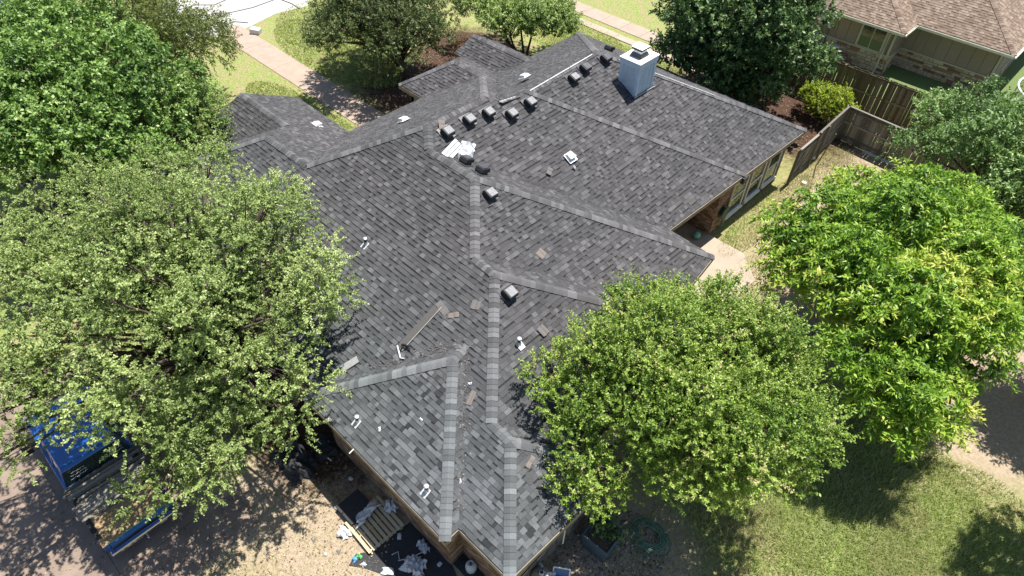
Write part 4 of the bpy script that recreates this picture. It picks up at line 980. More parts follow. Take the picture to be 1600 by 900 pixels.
blades('lawn_grass', [(1.2, 14.4, 3.8, 3.4, 26000), (3.9, 14.4, 2.8, 3.4, 14000), (-.8, 12.2, 2.2, 2.6, 9000), (4.2, 12.2, 2.6, 2.6, 8000)], L_GR1, 'long green grass on the lawn at the lower right', .15, .014, .9, 3)
blades('lawn_dry_tufts', [(1.6, 14.6, 1.6, 1.0, 3500), (-1.0, 11.3, 1.2, 1.0, 2000), (3.4, 13.0, 1.4, .9, 2500), (1.0, 13.0, 3.8, 2.5, 4000)], L_GR2, 'straw-coloured dry tufts among the green lawn at the lower right', .13, .014, 1.1, 8)
blades('yard_grass', [(-7.5, 24.4, .8, 4.0, 5500), (-7.2, 29.4, 1.0, 2.2, 2500), (-3.6, 26.4, 1.4, 4.5, 6000), (-5.6, 20.6, 1.2, 1.6, 2000), (-2.6, 22, 2.0, 3.0, 4000), (-1.5, 8.5, 1.8, 2.6, 4000), (.6, 9.8, 1.8, 1.8, 3000)], L_GR2, 'dry grass in the side yard along the house', .10, .016, .9, 4)
blades('front_grass', [(-33, 19.6, 5.5, 2.3, 14000), (-36, 21.5, 4.0, 3.2, 9000), (-25.9, 14.6, 2.4, 1.0, 4000), (-30.0, 14.2, 3.2, 1.2, 6000), (-20.5, 30.5, 5.0, 2.0, 9000), (-24.5, 31.0, 3.5, 2.2, 6000)], L_GR1, 'sunlit green lawn in front of the house', .09, .03, .9, 5)
blades('dirt_grass', [(-9.3, 0.6, 2.6, 3.0, 5200), (-6.9, -.6, 2.0, 1.4, 2400)], L_GR2, 'sparse dead grass stubble on the bare yard by the pallet', .05, .012, 1.4, 6)
def litter(name, spots, mat, label, s=(.015, .04), seed=1, flat=.3, cat='leaf litter', z=.035):
    rr = random.Random(seed); g = MB()
    for cx, cy, rx, ry, n_ in spots:
        for _ in range(n_):
            a = rr.uniform(0, 6.28); r = rr.random() ** .5; x, y = cx + rx * r * math.cos(a), cy + ry * r * math.sin(a); k = rr.uniform(*s); th = rr.uniform(0, 6.28)
            u = Vector((math.cos(th), math.sin(th), rr.uniform(-flat, flat))) * k; v = Vector((-math.sin(th), math.cos(th), rr.uniform(-flat, flat))) * k * rr.uniform(.35, .7); c = Vector((x, y, z + abs(u.z) + rr.uniform(0, .01)))
            g.add([c - u, c - v, c + u, c + v], [(0, 1, 2, 3)], rr.random())
    return tag(g.build(name, mat), label, cat, kind='stuff')
litter('fallen_leaves', [(-13.5, -1.5, 4.5, 3.0, 1500), (-9.8, 2.0, 2.6, 2.6, 900), (-26.5, 21.5, 3.4, 3.6, 2200), (-12.5, 31.5, 4.5, 3.0, 800), (-.8, 16.5, 3.5, 2.5, 700)], M_LITTER, 'dry brown leaves scattered under the trees', (.015, .045), 3)
# gravel bed by the planter
gr = MB(); rr_ = random.Random(12)
for _ in range(2600):
    a = rr_.uniform(0, 6.28); r = rr_.random() ** .5; x, y = -2.9 + 1.4 * r * math.cos(a), 7.2 + 2.0 * r * math.sin(a); k = rr_.choice((.012, .018, .025, .04)) * rr_.uniform(.7, 1.4); q = Matrix.Rotation(rr_.uniform(0, 6.28), 4, 'Z')
    c = Vector((x, y, k * .5)); pts = [c + q @ Vector(v) * k for v in ((1, 0, 0), (0, .8, 0), (-1, 0, 0), (0, -.8, 0), (0.1, 0, .7))]
    gr.add(pts, [(0, 1, 4), (1, 2, 4), (2, 3, 4), (3, 0, 4)], rr_.random())
tag(gr.build('gravel', M_STONE), 'mixed gravel bed around the planter below the roof corner', 'gravel', kind='stuff')

# =================================================================== OWN GROUND OBJECTS
# pallet
c = at(586, 822, 0); PM = Matrix.Translation((c.x, c.y, .03)) @ Matrix.Rotation(math.radians(-2), 4, 'Z')
pal = empty('pallet', (c.x, c.y, 0), math.radians(-2), 'pale wooden pallet in the shade line below the brick wall, partly covered with plastic', 'pallet')
for i in range(9):
    y = -.56 + i * .14; x1 = .62 - (0 if i else .02); g = MB()
    g.box(-.66 + (.0 if i > 1 else .04), x1, -.048, .048, 0, .02); g.build('deck_board', M_WOODP, pal, (0, y, .115))
for x in (-.58, 0, .54):
    g = MB(); g.box(-.02, .02, -.60, .60, 0, .088); g.build('stringer', M_WOODP, pal, (x, 0, .025))
for y in (-.5, 0, .5):
    g = MB(); g.box(-.62, .62, -.045, .045, 0, .018); g.build('bottom_board', M_WOODP, pal, (0, y, .005))
g = MB(); c2_ = at(555, 805, .2); g.box(-.48, .30, -.40, .40, 0, .09); o = g.build('shingle_bundle', M_FELT, None, (c2_.x - .12, c2_.y + .15, .137)); tag(o, 'dark bundle of shingles in a plastic sleeve on the far end of the pallet', 'shingle bundle')
crumple('plastic_film', Vector((c2_.x + .2, c2_.y + .25, .235)), .32, .9, .14, M_PAPER, 'grey-white torn plastic film draped between the dark bundle and the pallet boards', 'plastic film', rz=.1, seed=31, nx=6, ny=9, ragged=.25)
crumple('plastic_film', at(612, 792, .15), .42, .38, .22, M_PAPER, 'torn plastic film heap at the wall-side end of the pallet', 'plastic film', rz=.6, seed=32, ragged=.25)
crumple('plastic_film', at(538, 834, .02), .42, .34, .16, M_PAPER, 'bright white wrapper in the sun at the near left corner of the pallet', 'wrapper', rz=.4, seed=33, ragged=.2)
crumple('plastic_film', at(650, 885, .02), .62, .52, .26, M_PAPER, 'largest heap of white wrapping on the black felt, nearest the bottom edge', 'wrapper', rz=.3, seed=34, nx=12, ny=10, ragged=.25)
crumple('plastic_film', at(661, 854, .02), .40, .26, .2, M_PAPER, 'bluish white wrapper heap on the black felt near the wall corner', 'wrapper', rz=-.3, seed=35, ragged=.3)
crumple('plastic_film', at(624, 838, .02), .12, .22, .05, M_PAPER, 'small oval white scrap on black felt beside the pallet', 'wrapper', rz=.9, seed=36, nx=6, ny=5)
crumple('plastic_film', at(687, 882, .02), .12, .14, .10, M_PAPER, 'little crumpled paper between the big wrapping heap and the wall corner', 'wrapper', seed=37, nx=6, ny=6)
crumple('plastic_film', at(526, 793, .02), .13, .12, .09, M_PAPER, 'small white ball of paper on the sunlit dirt left of the pallet', 'wrapper', seed=38, nx=6, ny=6)
crumple('plastic_film', at(509, 866, .02), .11, .08, .04, M_PAPER, 'lone white scrap on the sunny dirt at the bottom left of the pallet', 'wrapper', seed=39, nx=5, ny=5)
crumple('plastic_film', at(568, 883, .03), .13, .13, .10, M_PAPER, 'white paper ball on the grey felt sheet in the sun', 'wrapper', seed=40, nx=6, ny=6)
crumple('plastic_film', at(606, 893, .03), .34, .20, .06, M_PAPER, 'white sheet at the sunny edge of the felt at the bottom of the frame', 'wrapper', seed=41, nx=6, ny=6, rz=.7)
crumple('plastic_film', at(548, 748, .02), .16, .12, .08, M_PAPER, 'pale violet scrap in the deep shade beside the wall', 'wrapper', seed=42, nx=5, ny=5)
crumple('plastic_film', at(513, 691, .02), .18, .12, .1, M_BLUEW, 'blue and white scrap under the eave by the dark heap', 'wrapper', seed=43, nx=6, ny=5)
crumple('plastic_film', at(485, 745, .02), .10, .07, .05, M_BLUEW, 'bright blue bottle-sized scrap on the shade edge', 'wrapper', seed=44, nx=5, ny=5)
crumple('green_wrapper', at(561, 870, .03), .17, .12, .09, M_GREENW, 'green plastic wrapper on the sunlit grey felt sheet', 'wrapper', seed=45, nx=6, ny=5, rz=.4)
crumple('blue_wrapper', at(554, 874, .03), .14, .12, .08, M_BLUEW, 'blue and white wrapper touching the green one', 'wrapper', seed=46, nx=6, ny=5)
g = MB(); q = [at(x, y, 0) for x, y in ((545, 884), (556, 866), (580, 862), (590, 842), (636, 820), (652, 806), (700, 868), (716, 905), (640, 915), (596, 897), (570, 888))]
o_ = sum(q, Vector((0, 0, 0))) / len(q); g.prism([((p - o_).x, (p - o_).y) for p in q], .006, .02); o = g.build('felt_sheet', M_FELT, None, o_); tag(o, 'black roofing felt sheet spread on the ground below the brick wall', 'felt sheet')
g = MB(); g.tube([at(622, 876, .05), at(640, 872, .06), at(662, 862, .10), at(672, 856, .16)], .014, 5); tag(g.build('plastic_strip', M_PAPER), 'thin pale strip lying across the felt in front of the big wrapping heap', 'plastic strip')
g = MB(); g.tube([at(612, 867, .05), at(622, 862, .06), at(624, 874, .06)], .014, 5); tag(g.build('plastic_strip', M_PAPER), 'short bent pale strip left of the long one on the felt', 'plastic strip')
crumple('tarp', at(462, 722, .02), 1.5, 1.0, .28, M_FELT, 'black heap of old felt under the foreground tree by the house corner', 'felt heap', seed=51, nx=12, ny=9)
crumple('tarp', at(505, 700, .02), 1.0, .7, .22, M_FELT, 'smaller black felt heap touching the wall', 'felt heap', seed=52, nx=9, ny=7)
for i, (x0, y0, x1, y1) in enumerate(((468, 701, 474, 711), (494, 686, 502, 694), (512, 715, 518, 720), (442, 719, 448, 715))):
    g = MB(); A_ = at(x0, y0, .30 if i < 3 else .03); B_ = at(x1, y1, .24 if i < 3 else .03); g.tube([Vector((0, 0, 0)), B_ - A_], .016, 4)
    tag(g.build('batten', M_PVC, None, A_), ('pale stick on top of the larger black felt heap', 'pale stick near the wall on the small felt heap', 'pale stick lying low at the right of the felt heaps', 'tiny pale stick on the ground left of the felt heaps')[i], 'stick')
for i, (px, py, s_) in enumerate(((490, 843, .1), (529, 862, .09), (563, 846, .13))):
    p = at(px, py, .02); g = MB(); g.add([(-s_, -s_ * .3, 0), (s_, -s_ * .5, 0), (.02, s_ * .7, .01), (-s_, -s_ * .3, .012), (s_, -s_ * .5, .012), (.02, s_ * .7, .02)], [(2, 1, 0), (3, 4, 5), (0, 1, 4, 3), (1, 2, 5, 4), (2, 0, 3, 5)])
    tag(g.build('shingle_scrap', M_LOOSE, None, p), ('leftmost dark shingle scrap on the sunny dirt', 'triangular dark scrap between pallet and dirt', 'dark scrap lying on the pallet end')[i], 'shingle scrap')
# propane tank
p = at(736, 886, .2); tk = empty('propane_tank', (p.x, p.y, 0), .4, 'white propane cylinder in the corner of the brick walls', 'gas bottle')
g = MB(); g.lathe([(.10, .0), (.105, .05), (.10, .055), (.145, .09), (.155, .13), (.155, .30), (.14, .36), (.09, .395), (.04, .405)], 24); g.build('bottle', M_TANK, tk, smooth=True)
g = MB()
for a0, a1 in ((.3, 2.5), (3.5, 5.7)):
    pts = [Vector((.085 * math.cos(a0 + (a1 - a0) * i / 8), .085 * math.sin(a0 + (a1 - a0) * i / 8), .46)) for i in range(9)]
    vs = [q for p_ in pts for q in (p_ - Vector((0, 0, .075)), p_)]; g.add(vs, [(2 * i, 2 * i + 2, 2 * i + 3, 2 * i + 1) for i in range(8)])
o = g.build('collar', M_TANK, tk); s_ = o.modifiers.new('t', 'SOLIDIFY'); s_.thickness = .008
g = MB(); g.lathe([(.02, .40), (.02, .45), (.03, .45), (.03, .465)], 10); g.build('valve', M_BLACK, tk)
# stone by the tank
p = at(735, 897, 0); g = MB(); g.box(-.55, .45, -.2, .25, 0, .03); tag(g.build('rubber_mat', M_FELT, None, (p.x - .1, p.y + .05, .004)), 'black mat on the ground below the propane cylinder', 'mat')
# pool filter tank with valve
p = at(846, 897, .6); ft = empty('filter_tank', (p.x, p.y, 0), .5, 'tan domed filter tank with black and white valve at the bottom edge', 'filter tank')
g = MB(); g.lathe([(.24, 0), (.27, .05), (.27, .42), (.26, .50), (.22, .58), (.14, .64), (.07, .66)], 28); g.build('tank_body', M_TAN, ft, smooth=True)
g = MB(); g.lathe([(.285, .30), (.285, .34)], 28); g.build('clamp_band', M_BLACK, ft)
g = MB(); g.lathe([(.07, .655), (.075, .70), (.07, .72), (.055, .73)], 14); g.build('gauge_ring', M_PVC, ft)
g = MB(); g.lathe([(.045, .731), (.04, .745)], 12); g.build('gauge_face', M_BLACK, ft)
g = MB(); g.tube([(-.12, 0, .69), (.12, 0, .69)], .012, 6); g.tube([(0, .02, .69), (0, .13, .69)], .012, 6); g.build('valve_handle', M_BLACK, ft)
g = MB(); g.tube([(-.02, .2, .60), (-.10, .28, .55), (-.2, .30, .35), (-.2, .3, .0)], .035, 8); g.build('pipe', M_PVC, ft, smooth=True)
p = at(858, 900, .6); crumple('towel', Vector((p.x, p.y, .58)), .34, .26, .10, M_PAPER, 'white cloth lying on the filter tank', 'cloth', seed=61, rz=.6)
p = at(877, 897, .6); hr = empty('folding_chair', (p.x, p.y, 0), math.radians(35), 'blue and white folding chair beside the filter tank at the bottom edge', 'chair')
for s_ in (-1, 1):
    g = MB(); g.tube([(s_ * .22, -.25, 0), (s_ * .22, .10, .75)], .018, 6); g.build('frame_leg', M_WHITE, hr)
    g = MB(); g.tube([(s_ * .2, .22, 0), (s_ * .2, -.18, .42)], .018, 6); g.build('frame_leg', M_WHITE, hr)
g = MB(); g.tube([(-.22, .10, .75), (.22, .10, .75)], .02, 6); g.build('top_rail', M_WHITE, hr)
g = MB(); g.box(-.2, .2, -.2, .12, .40, .42); g.build('seat', M_BLUEP, hr)
g = MB(); g.box(-.2, .2, -.01, .01, 0, .26, M=Matrix.Translation((0, .01, .46)) @ Matrix.Rotation(-.42, 4, 'X')); g.build('backrest', M_BLUEP, hr)
# slate planter
p = at(940, 842, .4); pl = empty('planter', (p.x, p.y, 0), math.radians(3), 'large square slate blue planter with plants inside, below the roof corner', 'planter')
def sqring(g, s0, s1, t, z0, z1):
    a = [(-s0, -s0), (s0, -s0), (s0, s0), (-s0, s0)]; b_ = [(x * s1 / s0, y * s1 / s0) for x, y in a]; c_ = [(x * (s1 - t) / s0, y * (s1 - t) / s0) for x, y in a]; d_ = [(x * (s0 - t) / s0, y * (s0 - t) / s0) for x, y in a]
    vs = [(x, y, z0) for x, y in a] + [(x, y, z1) for x, y in b_] + [(x, y, z1) for x, y in c_] + [(x, y, z0 + .3) for x, y in d_]
    fs = []
    for i in range(4):
        j = (i + 1) % 4
        for k in range(3): fs.append((4 * k + i, 4 * k + j, 4 * k + 4 + j, 4 * k + 4 + i))
    fs.append((12, 13, 14, 15)); fs.append((3, 2, 1, 0)); g.add(vs, fs)
g = MB(); sqring(g, .36, .43, .045, 0, .80); g.build('pot', M_PLANTER, pl, bevel=.015)
g = MB(); g.box(-.37, .37, -.37, .37, .62, .70); g.build('soil', M_BARK, pl)
R_ = np.random.default_rng(71); me = foliage_mesh('foliage', R_, [(-.1, .15, .66, .2), (.15, .2, .66, .18)], 50, 12, (.08, .05), .22, L_DOL, up=.6); link_mesh('foliage', me, pl)
# green hose
p = at(1015, 838, 0); g = MB()
for k in range(5):
    rx, ry, ox, oy = .62 - k * .07, .50 - k * .06, rng.uniform(-.06, .06), rng.uniform(-.06, .06); ph = rng.uniform(0, 6)
    pts = [(ox + rx * math.cos(ph + i * .26), oy + ry * math.sin(ph + i * .26), .02 + k * .022 + .008 * math.sin(i)) for i in range(25)]; g.tube(pts, .016, 6)
tag(g.build('garden_hose', M_HOSE, None, p, smooth=True), 'green garden hose lying in loose coils below the round tree', 'garden hose')
# cable and gutter leak on the stone wall
g = MB(); A_ = Vector((-4.16, 4.8, 1.2)); g.tube([A_, (-4.15, 5.6, 1.35), (-4.15, 6.6, 1.75), (-4.14, 7.4, 2.2), (-4.14, 7.9, 2.3)], .014, 5); 
o = g.build('cable', M_BLACK); tag(o, 'black cable sagging along the stone wall under the lower right eave', 'cable')
g = MB(); g.tube([(-3.88, 6.3, 2.42), (-3.88, 6.3, 1.6)], .02, 5); tag(g.build('hanging_strip', M_PAPER), 'thin white strip hanging from the lower right eave', 'plastic strip')
# patio things
p = at(1088, 369, .16); g = MB(); g.lathe([(.02, 0), (.12, .05), (.17, .15), (.15, .26), (.08, .33), (.01, .35)], 18); tag(g.build('ball', M_TEALB, None, (p.x, p.y, .062), smooth=True), 'pale green ball on the shaded patio', 'ball')
st = empty('metal_chair', (-10.0, 20.0, .06), .4, 'thin metal patio chair in deep shade under the porch roof', 'chair')
for sx in (-1, 1):
    for sy in (-1, 1):
        g = MB(); g.tube([(sx * .22, sy * .22, 0), (sx * .20, sy * .20, .45 if sy < 0 else .9)], .014, 6); g.build('leg', M_GALV, st)
g = MB(); g.box(-.22, .22, -.22, .22, .44, .46); g.build('seat', M_GALV, st)
for z in (.65, .78, .9):
    g = MB(); g.tube([(-.2, .2, z), (.2, .2, z)], .012, 6); g.build('back_rail', M_GALV, st)
hrz = empty('hose_reel', (-8.53, 21.75, .0), 0, 'dark green round hose reel hanging on the brick bay beside the first window', 'hose reel')
g = MB(); g.lathe([(.29, 0), (.30, .04), (.20, .05), (.20, .14), (.30, .15), (.29, .18)], 22, Matrix.Translation((.02, 0, 1.05)) @ Matrix.Rotation(math.pi / 2, 4, 'Y')); g.build('drum', simple('dark_green_plastic', (.012, .045, .03), (.008, .03, .02), 4, .5), hrz)
g = MB(); g.tube([(.15, .0, .78), (.2, .15, .5), (.22, .0, .38), (.16, -.2, .5), (.12, -.15, .8)], .015, 6); g.build('hose', M_HOSE, hrz)
# small black bird box / lamp at the eave
g = MB(); g.box(0, .16, -.2, .2, 0, .26); p = Vector((-8.32, 22.35, 2.40)); g.build('flood_light', M_BLACK, None, p); tag(bpy.data.objects[-1] if False else [o for o in bpy.data.objects if o.name.startswith('flood_light')][-1], 'black box fixed under the eave above the brick bay', 'lamp')
for i, (px, py, s_) in enumerate(((1268, 246, .19), (1256, 286, .13))):
    p = at(px, py, .05); g = MB(); g.lathe([(s_ * .6, 0), (s_, s_ * .3), (s_ * .85, s_ * .8), (s_ * .3, s_ * 1.05)], 9); o = g.build('white_rock', simple('chalk_rock', (.75, .74, .70), (.6, .58, .54), 6, .9, bstr=.8), None, (p.x, p.y, 0)); tag(o, ('larger white rock at the foot of the side gate', 'smaller white rock in the worn yard strip')[i], 'rock')
p = at(400, 52, 0); g = MB(); g.box(-.30, .30, -.22, .22, 0, .32); o = g.build('utility_box', M_PVC, None, p, bevel=.04); o.rotation_euler = (0, .1, .6); tag(o, 'small grey utility box on the front lawn beside the white street', 'utility box')

# =================================================================== FENCES
PKT = MB(); PKT.add([(-.073, -.01, 0), (.073, -.01, 0), (.073, -.01, 1.0), (-.073, -.01, 1.0), (-.073, .01, 0), (.073, .01, 0), (.073, .01, 1.0), (-.073, .01, 1.0)],
                    [(0, 1, 2, 3), (5, 4, 7, 6), (4, 0, 3, 7), (1, 5, 6, 2), (3, 2, 6, 7), (4, 5, 1, 0)])
def fence(name, a, c, h, m, label, rail_side=-1, gap=.141, rails=(.3, 1.0, 1.65), post_every=2.4, skip=None, posts=True, jit=.015):
    a = Vector((*a, 0)); c = Vector((*c, 0)); L = (c - a).length; ang = math.atan2(c.y - a.y, c.x - a.x)
    root = empty(name, a, ang, label, 'fence', None); me = PKT.mesh('picket', m)
    n_ = int(L / gap)
    for i in range(n_):
        o = link_mesh('picket', me, root, (i * gap + .07, 0, rng.uniform(0, .03))); o.scale = (rng.uniform(.88, 1.0), 1, h * rng.uniform(.985, 1.01)); o.rotation_euler = (0, rng.uniform(-jit, jit), 0)
    for z in rails:
        g = MB(); g.box(0, L, -.02, .02, -.045, .045); g.build('rail', m, root, (0, rail_side * .033, z))
    if posts:
        k = int(L / post_every) + 1
        for i in range(k + 1):
            g = MB(); g.box(-.045, .045, -.045, .045, 0, h + .03); g.build('post', m, root, (min(i * post_every, L), rail_side * .10, 0))
    return root
f1 = fence('wooden_fence', (-14.5, 35.0), (3.5, 35.0), 2.35, M_WOODB, 'brown stained picket fence in front of the brown-roofed neighbour house', rail_side=-1, rails=(.35, 1.3, 2.25))
f2 = fence('wooden_fence', (-8.07, 32.2), (2.5, 31.6), 1.8, M_WOODG, 'grey weathered picket fence closing the back of the side yard', rail_side=-1)
g = MB(); g.box(-.08, 10.6, -.055, .055, 0, .035); g.build('cap_rail', M_WOODG, f2, (0, -.03, 1.81))
f3 = fence('wooden_fence', (-8.07, 32.2), (-8.0, 28.85), 1.8, M_WOODG, 'short grey fence run between the gate and the back fence corner', rail_side=1, gap=.15)
g = MB(); g.box(-.05, 3.36, -.05, .05, 0, .035); g.build('cap_rail', M_WOODG, f3, (0, .03, 1.81))
gt = empty('gate', (-7.98, 26.88, 0), math.pi / 2, 'grey wooden double gate with diagonal braces next to the house corner', 'gate')
me = PKT.mesh('picket', M_WOODG)
for i in range(13):
    o = link_mesh('picket', me, gt, (.08 + i * .148, .0, .06)); o.scale = (1, 1, 1.72)
for (p0, p1) in (((0, 0, .3), (1.95, 0, .3)), ((0, 0, 1.5), (1.95, 0, 1.5)), ((.05, 0, .35), (.95, 0, 1.45)), ((1.0, 0, .35), (1.9, 0, 1.45))):
    p0, p1 = Vector(p0), Vector(p1); d = p1 - p0; g = MB(); g.box(0, d.length, -.02, .02, -.045, .045, M=Matrix.Rotation(-math.atan2(d.z, d.x), 4, 'Y')); g.build('brace', M_WOODG, gt, (p0.x, -.035, p0.z))
g = MB(); g.box(0, 1.95, -.05, .05, 0, .035); g.build('cap_rail', M_WOODG, gt, (0, -.03, 1.80))
for x in (0, 1.95):
    g = MB(); g.box(-.05, .05, -.05, .05, 0, 1.95); g.build('post', M_WOODG, gt, (x, -.08, 0))
g = MB(); g.tube([(0, 0, 0), (.35, -.3, 2.1)], .03, 5); tag(g.build('leaning_pole', M_WOODG, None, (-7.65, 29.2, 0)), 'bare wooden pole leaning on the fence beside the gate', 'pole')
g = MB(); g.box(-1.3, 1.3, -.06, .06, 0, .09); o = g.build('landscape_timber', M_PVC, None, at(1388, 255, 0)); o.rotation_euler = (0, 0, -.05); tag(o, 'pale timber lying at the foot of the back fence', 'timber')

# =================================================================== NEIGHBOUR HOUSE
NH = empty('neighbour_house', (-6, 46, 0), 0, 'neighbouring house with brown shingle roof, taupe siding and stone base at the top right', 'house')
NI = Matrix.Translation(-Vector(NH.location))
def nadd(mb, name, mats, parent=None, **k):
    o = mb.build(name, mats, parent or NH, **k)
    if parent is None: o.matrix_parent_inverse = NI
    return o
ex1, ex2, ey1, ey2, ex3 = -8.75, -3.75, 39.7, 41.35, -3.75
W0 = -22.0
NV = dict(a=(W0, ey1, 0), b=(ex1, ey1, 0), c=(ex1, ey2, 0), d=(ex3, ey2, 0), e=(ex3, 56, 0), f=(W0, 56, 0), r1=(W0 + 4, 47.6, 4.1), rb=(-8.75 - 4.2 * 0 - 2.6, ey1 + 2.6, 1.35))
def nv(x, y, z): return Vector((x, y, z + 2.72))
sN_ = .52
apx = nv(ex3 - 7.3, ey2 + 7.3, 7.3 * sN_)
def add_face(key, names_pts, axis, e0, sg):
    for k_, p_ in names_pts: V[k_] = p_
    return Face(' '.join(k_ for k_, _ in names_pts), axis, e0, sg)
# main front slope, right part; step; left part; right slope
stepx = ex1
kk = 1.65
nf_ = [add_face('A', [('na', nv(ex1, ey2, 0)), ('nb', nv(ex3, ey2, 0)), ('nt', apx), ('nl', nv(ex1 - kk, ey2 + 7.3, 7.3 * sN_)), ('nst', nv(ex1 - kk, ey2 + kk, kk * sN_))], 'x', ey2, 1)]
# left part is nearer: its own slope, hip and small right-facing slope
hh_ = 1.65
V['lb'] = nv(ex1, ey1, 0); V['lt'] = nv(ex1 - 8.2, ey1 + 8.2, 8.2 * sN_); V['la'] = nv(W0, ey1, 0); V['lr'] = nv(W0, ey1 + 8.2, 8.2 * sN_)
V['ls'] = nv(ex1 - 8.2, ey2 + 8.2, 8.2 * sN_)
nf_.append(Face('la lb lt lr', 'x', ey1, 1)); nf_.append(Face('lb na ls lt', 'y', ex1, -1))
V['ne'] = nv(ex3, 60, 0); V['ntr'] = nv(ex3 - 7.3, 60, 7.3 * sN_)
nf_.append(Face('nb ne ntr nt', 'y', ex3, -1))
dk = MB(); ns = MB()
for i, F in enumerate(nf_):
    for t in F.tri: dk.add([p - Vector((0, 0, .02)) for p in t], [(0, 1, 2)])
    lay_shingles(F, ns, None, seed=300 + i, expo=.16, lift=.022)
nadd(dk, 'roof_deck', M_FELT); tag(nadd(ns, 'shingle_courses', M_NSH), kind='stuff')
caps_save = CAPS[:]; CAPS.clear()
ridge('lb', 'lt', nf_[1].n, nf_[2].n); ridge('nb', 'nt', nf_[0].n, nf_[3].n)
ncm = MB()
for A_, B_, d, w1, w2, wd in CAPS:
    vs, fs = capgeo(d, w1, w2, wd)
    for i in range(int((B_ - A_).length / .148)): ncm.add([A_ + d * (i * .148) + v for v in vs], fs, rng.random())
tag(nadd(ncm, 'ridge_cap_row', M_NSH), kind='stuff')
# gutters
for a_, b_ in (((W0, ey1), (ex1, ey1)), ((ex1, ey1), (ex1, ey2)), ((ex1, ey2), (ex3, ey2)), ((ex3, ey2), (ex3, 58))):
    a = Vector((*a_, 2.6)); c = Vector((*b_, 2.6)); d = (c - a).normalized(); nn = Vector((d.y, -d.x, 0)); g = MB()
    for s0, s1, z0, z1 in ((.0, .02, -.02, .11), (.02, .11, -.02, 0), (.10, .12, 0, .115)):
        P4_ = [a + nn * s0, c + nn * s0, c + nn * s1, a + nn * s1]; g.add([p + Vector((0, 0, z0)) for p in P4_] + [p + Vector((0, 0, z1)) for p in P4_], [(3, 2, 1, 0), (4, 5, 6, 7), (0, 1, 5, 4), (1, 2, 6, 5), (2, 3, 7, 6), (3, 0, 4, 7)])
    nadd(g, 'gutter', M_GUT)
sf = MB(); sf.prism([(W0, ey1), (ex1, ey1), (ex1, ey2), (ex3, ey2), (ex3, 58), (W0, 58)], 2.56, 2.575); nadd(sf, 'soffit', M_TRIM)
wy1, wy2, wx1, wx2 = ey1 + .55, ey2 + .55, ex1 - .45, ex3 - .5
SH_ = 1.05
for (a, c) in (((W0, wy1), (wx1, wy1)), ((wx1, wy1), (wx1, wy2)), ((wx1, wy2), (wx2, wy2)), ((wx2, wy2), (wx2, 57))):
    a = Vector((*a, 0)); c = Vector((*c, 0)); d = (c - a).normalized(); nn = Vector((d.y, -d.x, 0)); L = (c - a).length; g = MB()
    P4_ = [a, c, c - nn * .25, a - nn * .25]
    g.add([p + Vector((0, 0, 0)) for p in P4_] + [p + Vector((0, 0, 2.56)) for p in P4_], [(3, 2, 1, 0), (4, 5, 6, 7), (0, 1, 5, 4), (1, 2, 6, 5), (2, 3, 7, 6), (3, 0, 4, 7)])
    nadd(g, 'wall', M_MORT)
    P4_ = [a - d * 0 + nn * .09, c + nn * .09, c + nn * .001, a + nn * .001]; g = MB()
    g.add([p + Vector((0, 0, SH_)) for p in P4_] + [p + Vector((0, 0, SH_ + .07)) for p in P4_], [(3, 2, 1, 0), (4, 5, 6, 7), (0, 1, 5, 4), (1, 2, 6, 5), (2, 3, 7, 6), (3, 0, 4, 7)]); nadd(g, 'stone_sill', M_TRIM)
    s = 0.0
    while s < L - .02:
        w_ = min(.60, L - s); x_ = (a + d * s).x
        if L > 8 and wy1 == a.y and -11.75 < x_ < -10.25 and abs(nn.y) > .5: pass
        g = MB(); A_ = a + d * (s + .012); B_ = a + d * (s + w_ - .012); P4_ = [A_ + nn * .03, B_ + nn * .03, B_ + nn * .002, A_ + nn * .002]
        g.add([p + Vector((0, 0, SH_ + .072)) for p in P4_] + [p + Vector((0, 0, 2.555)) for p in P4_], [(3, 2, 1, 0), (4, 5, 6, 7), (0, 1, 5, 4), (1, 2, 6, 5), (2, 3, 7, 6), (3, 0, 4, 7)])
        nadd(g, 'siding_panel', M_TAUPE)
        s += .60
    if a.x == W0: lay_stones(a + d * (L - 5.6), d, nn, 5.6, 0, SH_, M_STO, NH, NI, seed=5)
    elif abs(nn.y) > .5: lay_stones(a, d, nn, L, 0, SH_, M_STO, NH, NI, seed=6)
    else: lay_stones(a, d, nn, min(L, 4), 0, SH_, M_STO, NH, NI, seed=7)
# window, trims, downspout, boxes
x0, x1 = -11.05, -9.75; y = wy1 - .035; z0, z1 = SH_ + .09, 2.5
g = MB(); g.box(x0 - .12, x1 + .12, y + .002, y + .03, z0, z1); wn = nadd(g, 'window', M_TRIM)
for (xa, xb) in ((x0 - .12, x0), (x1, x1 + .12)):
    g = MB(); g.box(xa, xb, y - .03, y, z0, z1); g.build('side_trim', M_TRIM, wn)
g = MB(); g.box(x0 + .002, x1 - .002, y - .012, y, z0 + .04, z1); g.build('glass', M_GLASS, wn)
g = MB(); g.box(x0 + .002, x1 - .002, y - .028, y - .0, z0 - .01, z0 + .038); g.build('sill', M_TRIM, wn)
g = MB(); g.box((x0 + x1) / 2 - .02, (x0 + x1) / 2 + .02, y - .022, y - .013, z0 + .04, z1); g.build('mullion', M_TRIM, wn)
for (xx, yy) in ((wx1 - .12, wy1), (wx2 - .12, wy2)):
    g = MB(); g.box(xx, xx + .12, yy - .06, yy - .031, SH_ + .075, 2.55); nadd(g, 'corner_board', M_TRIM)
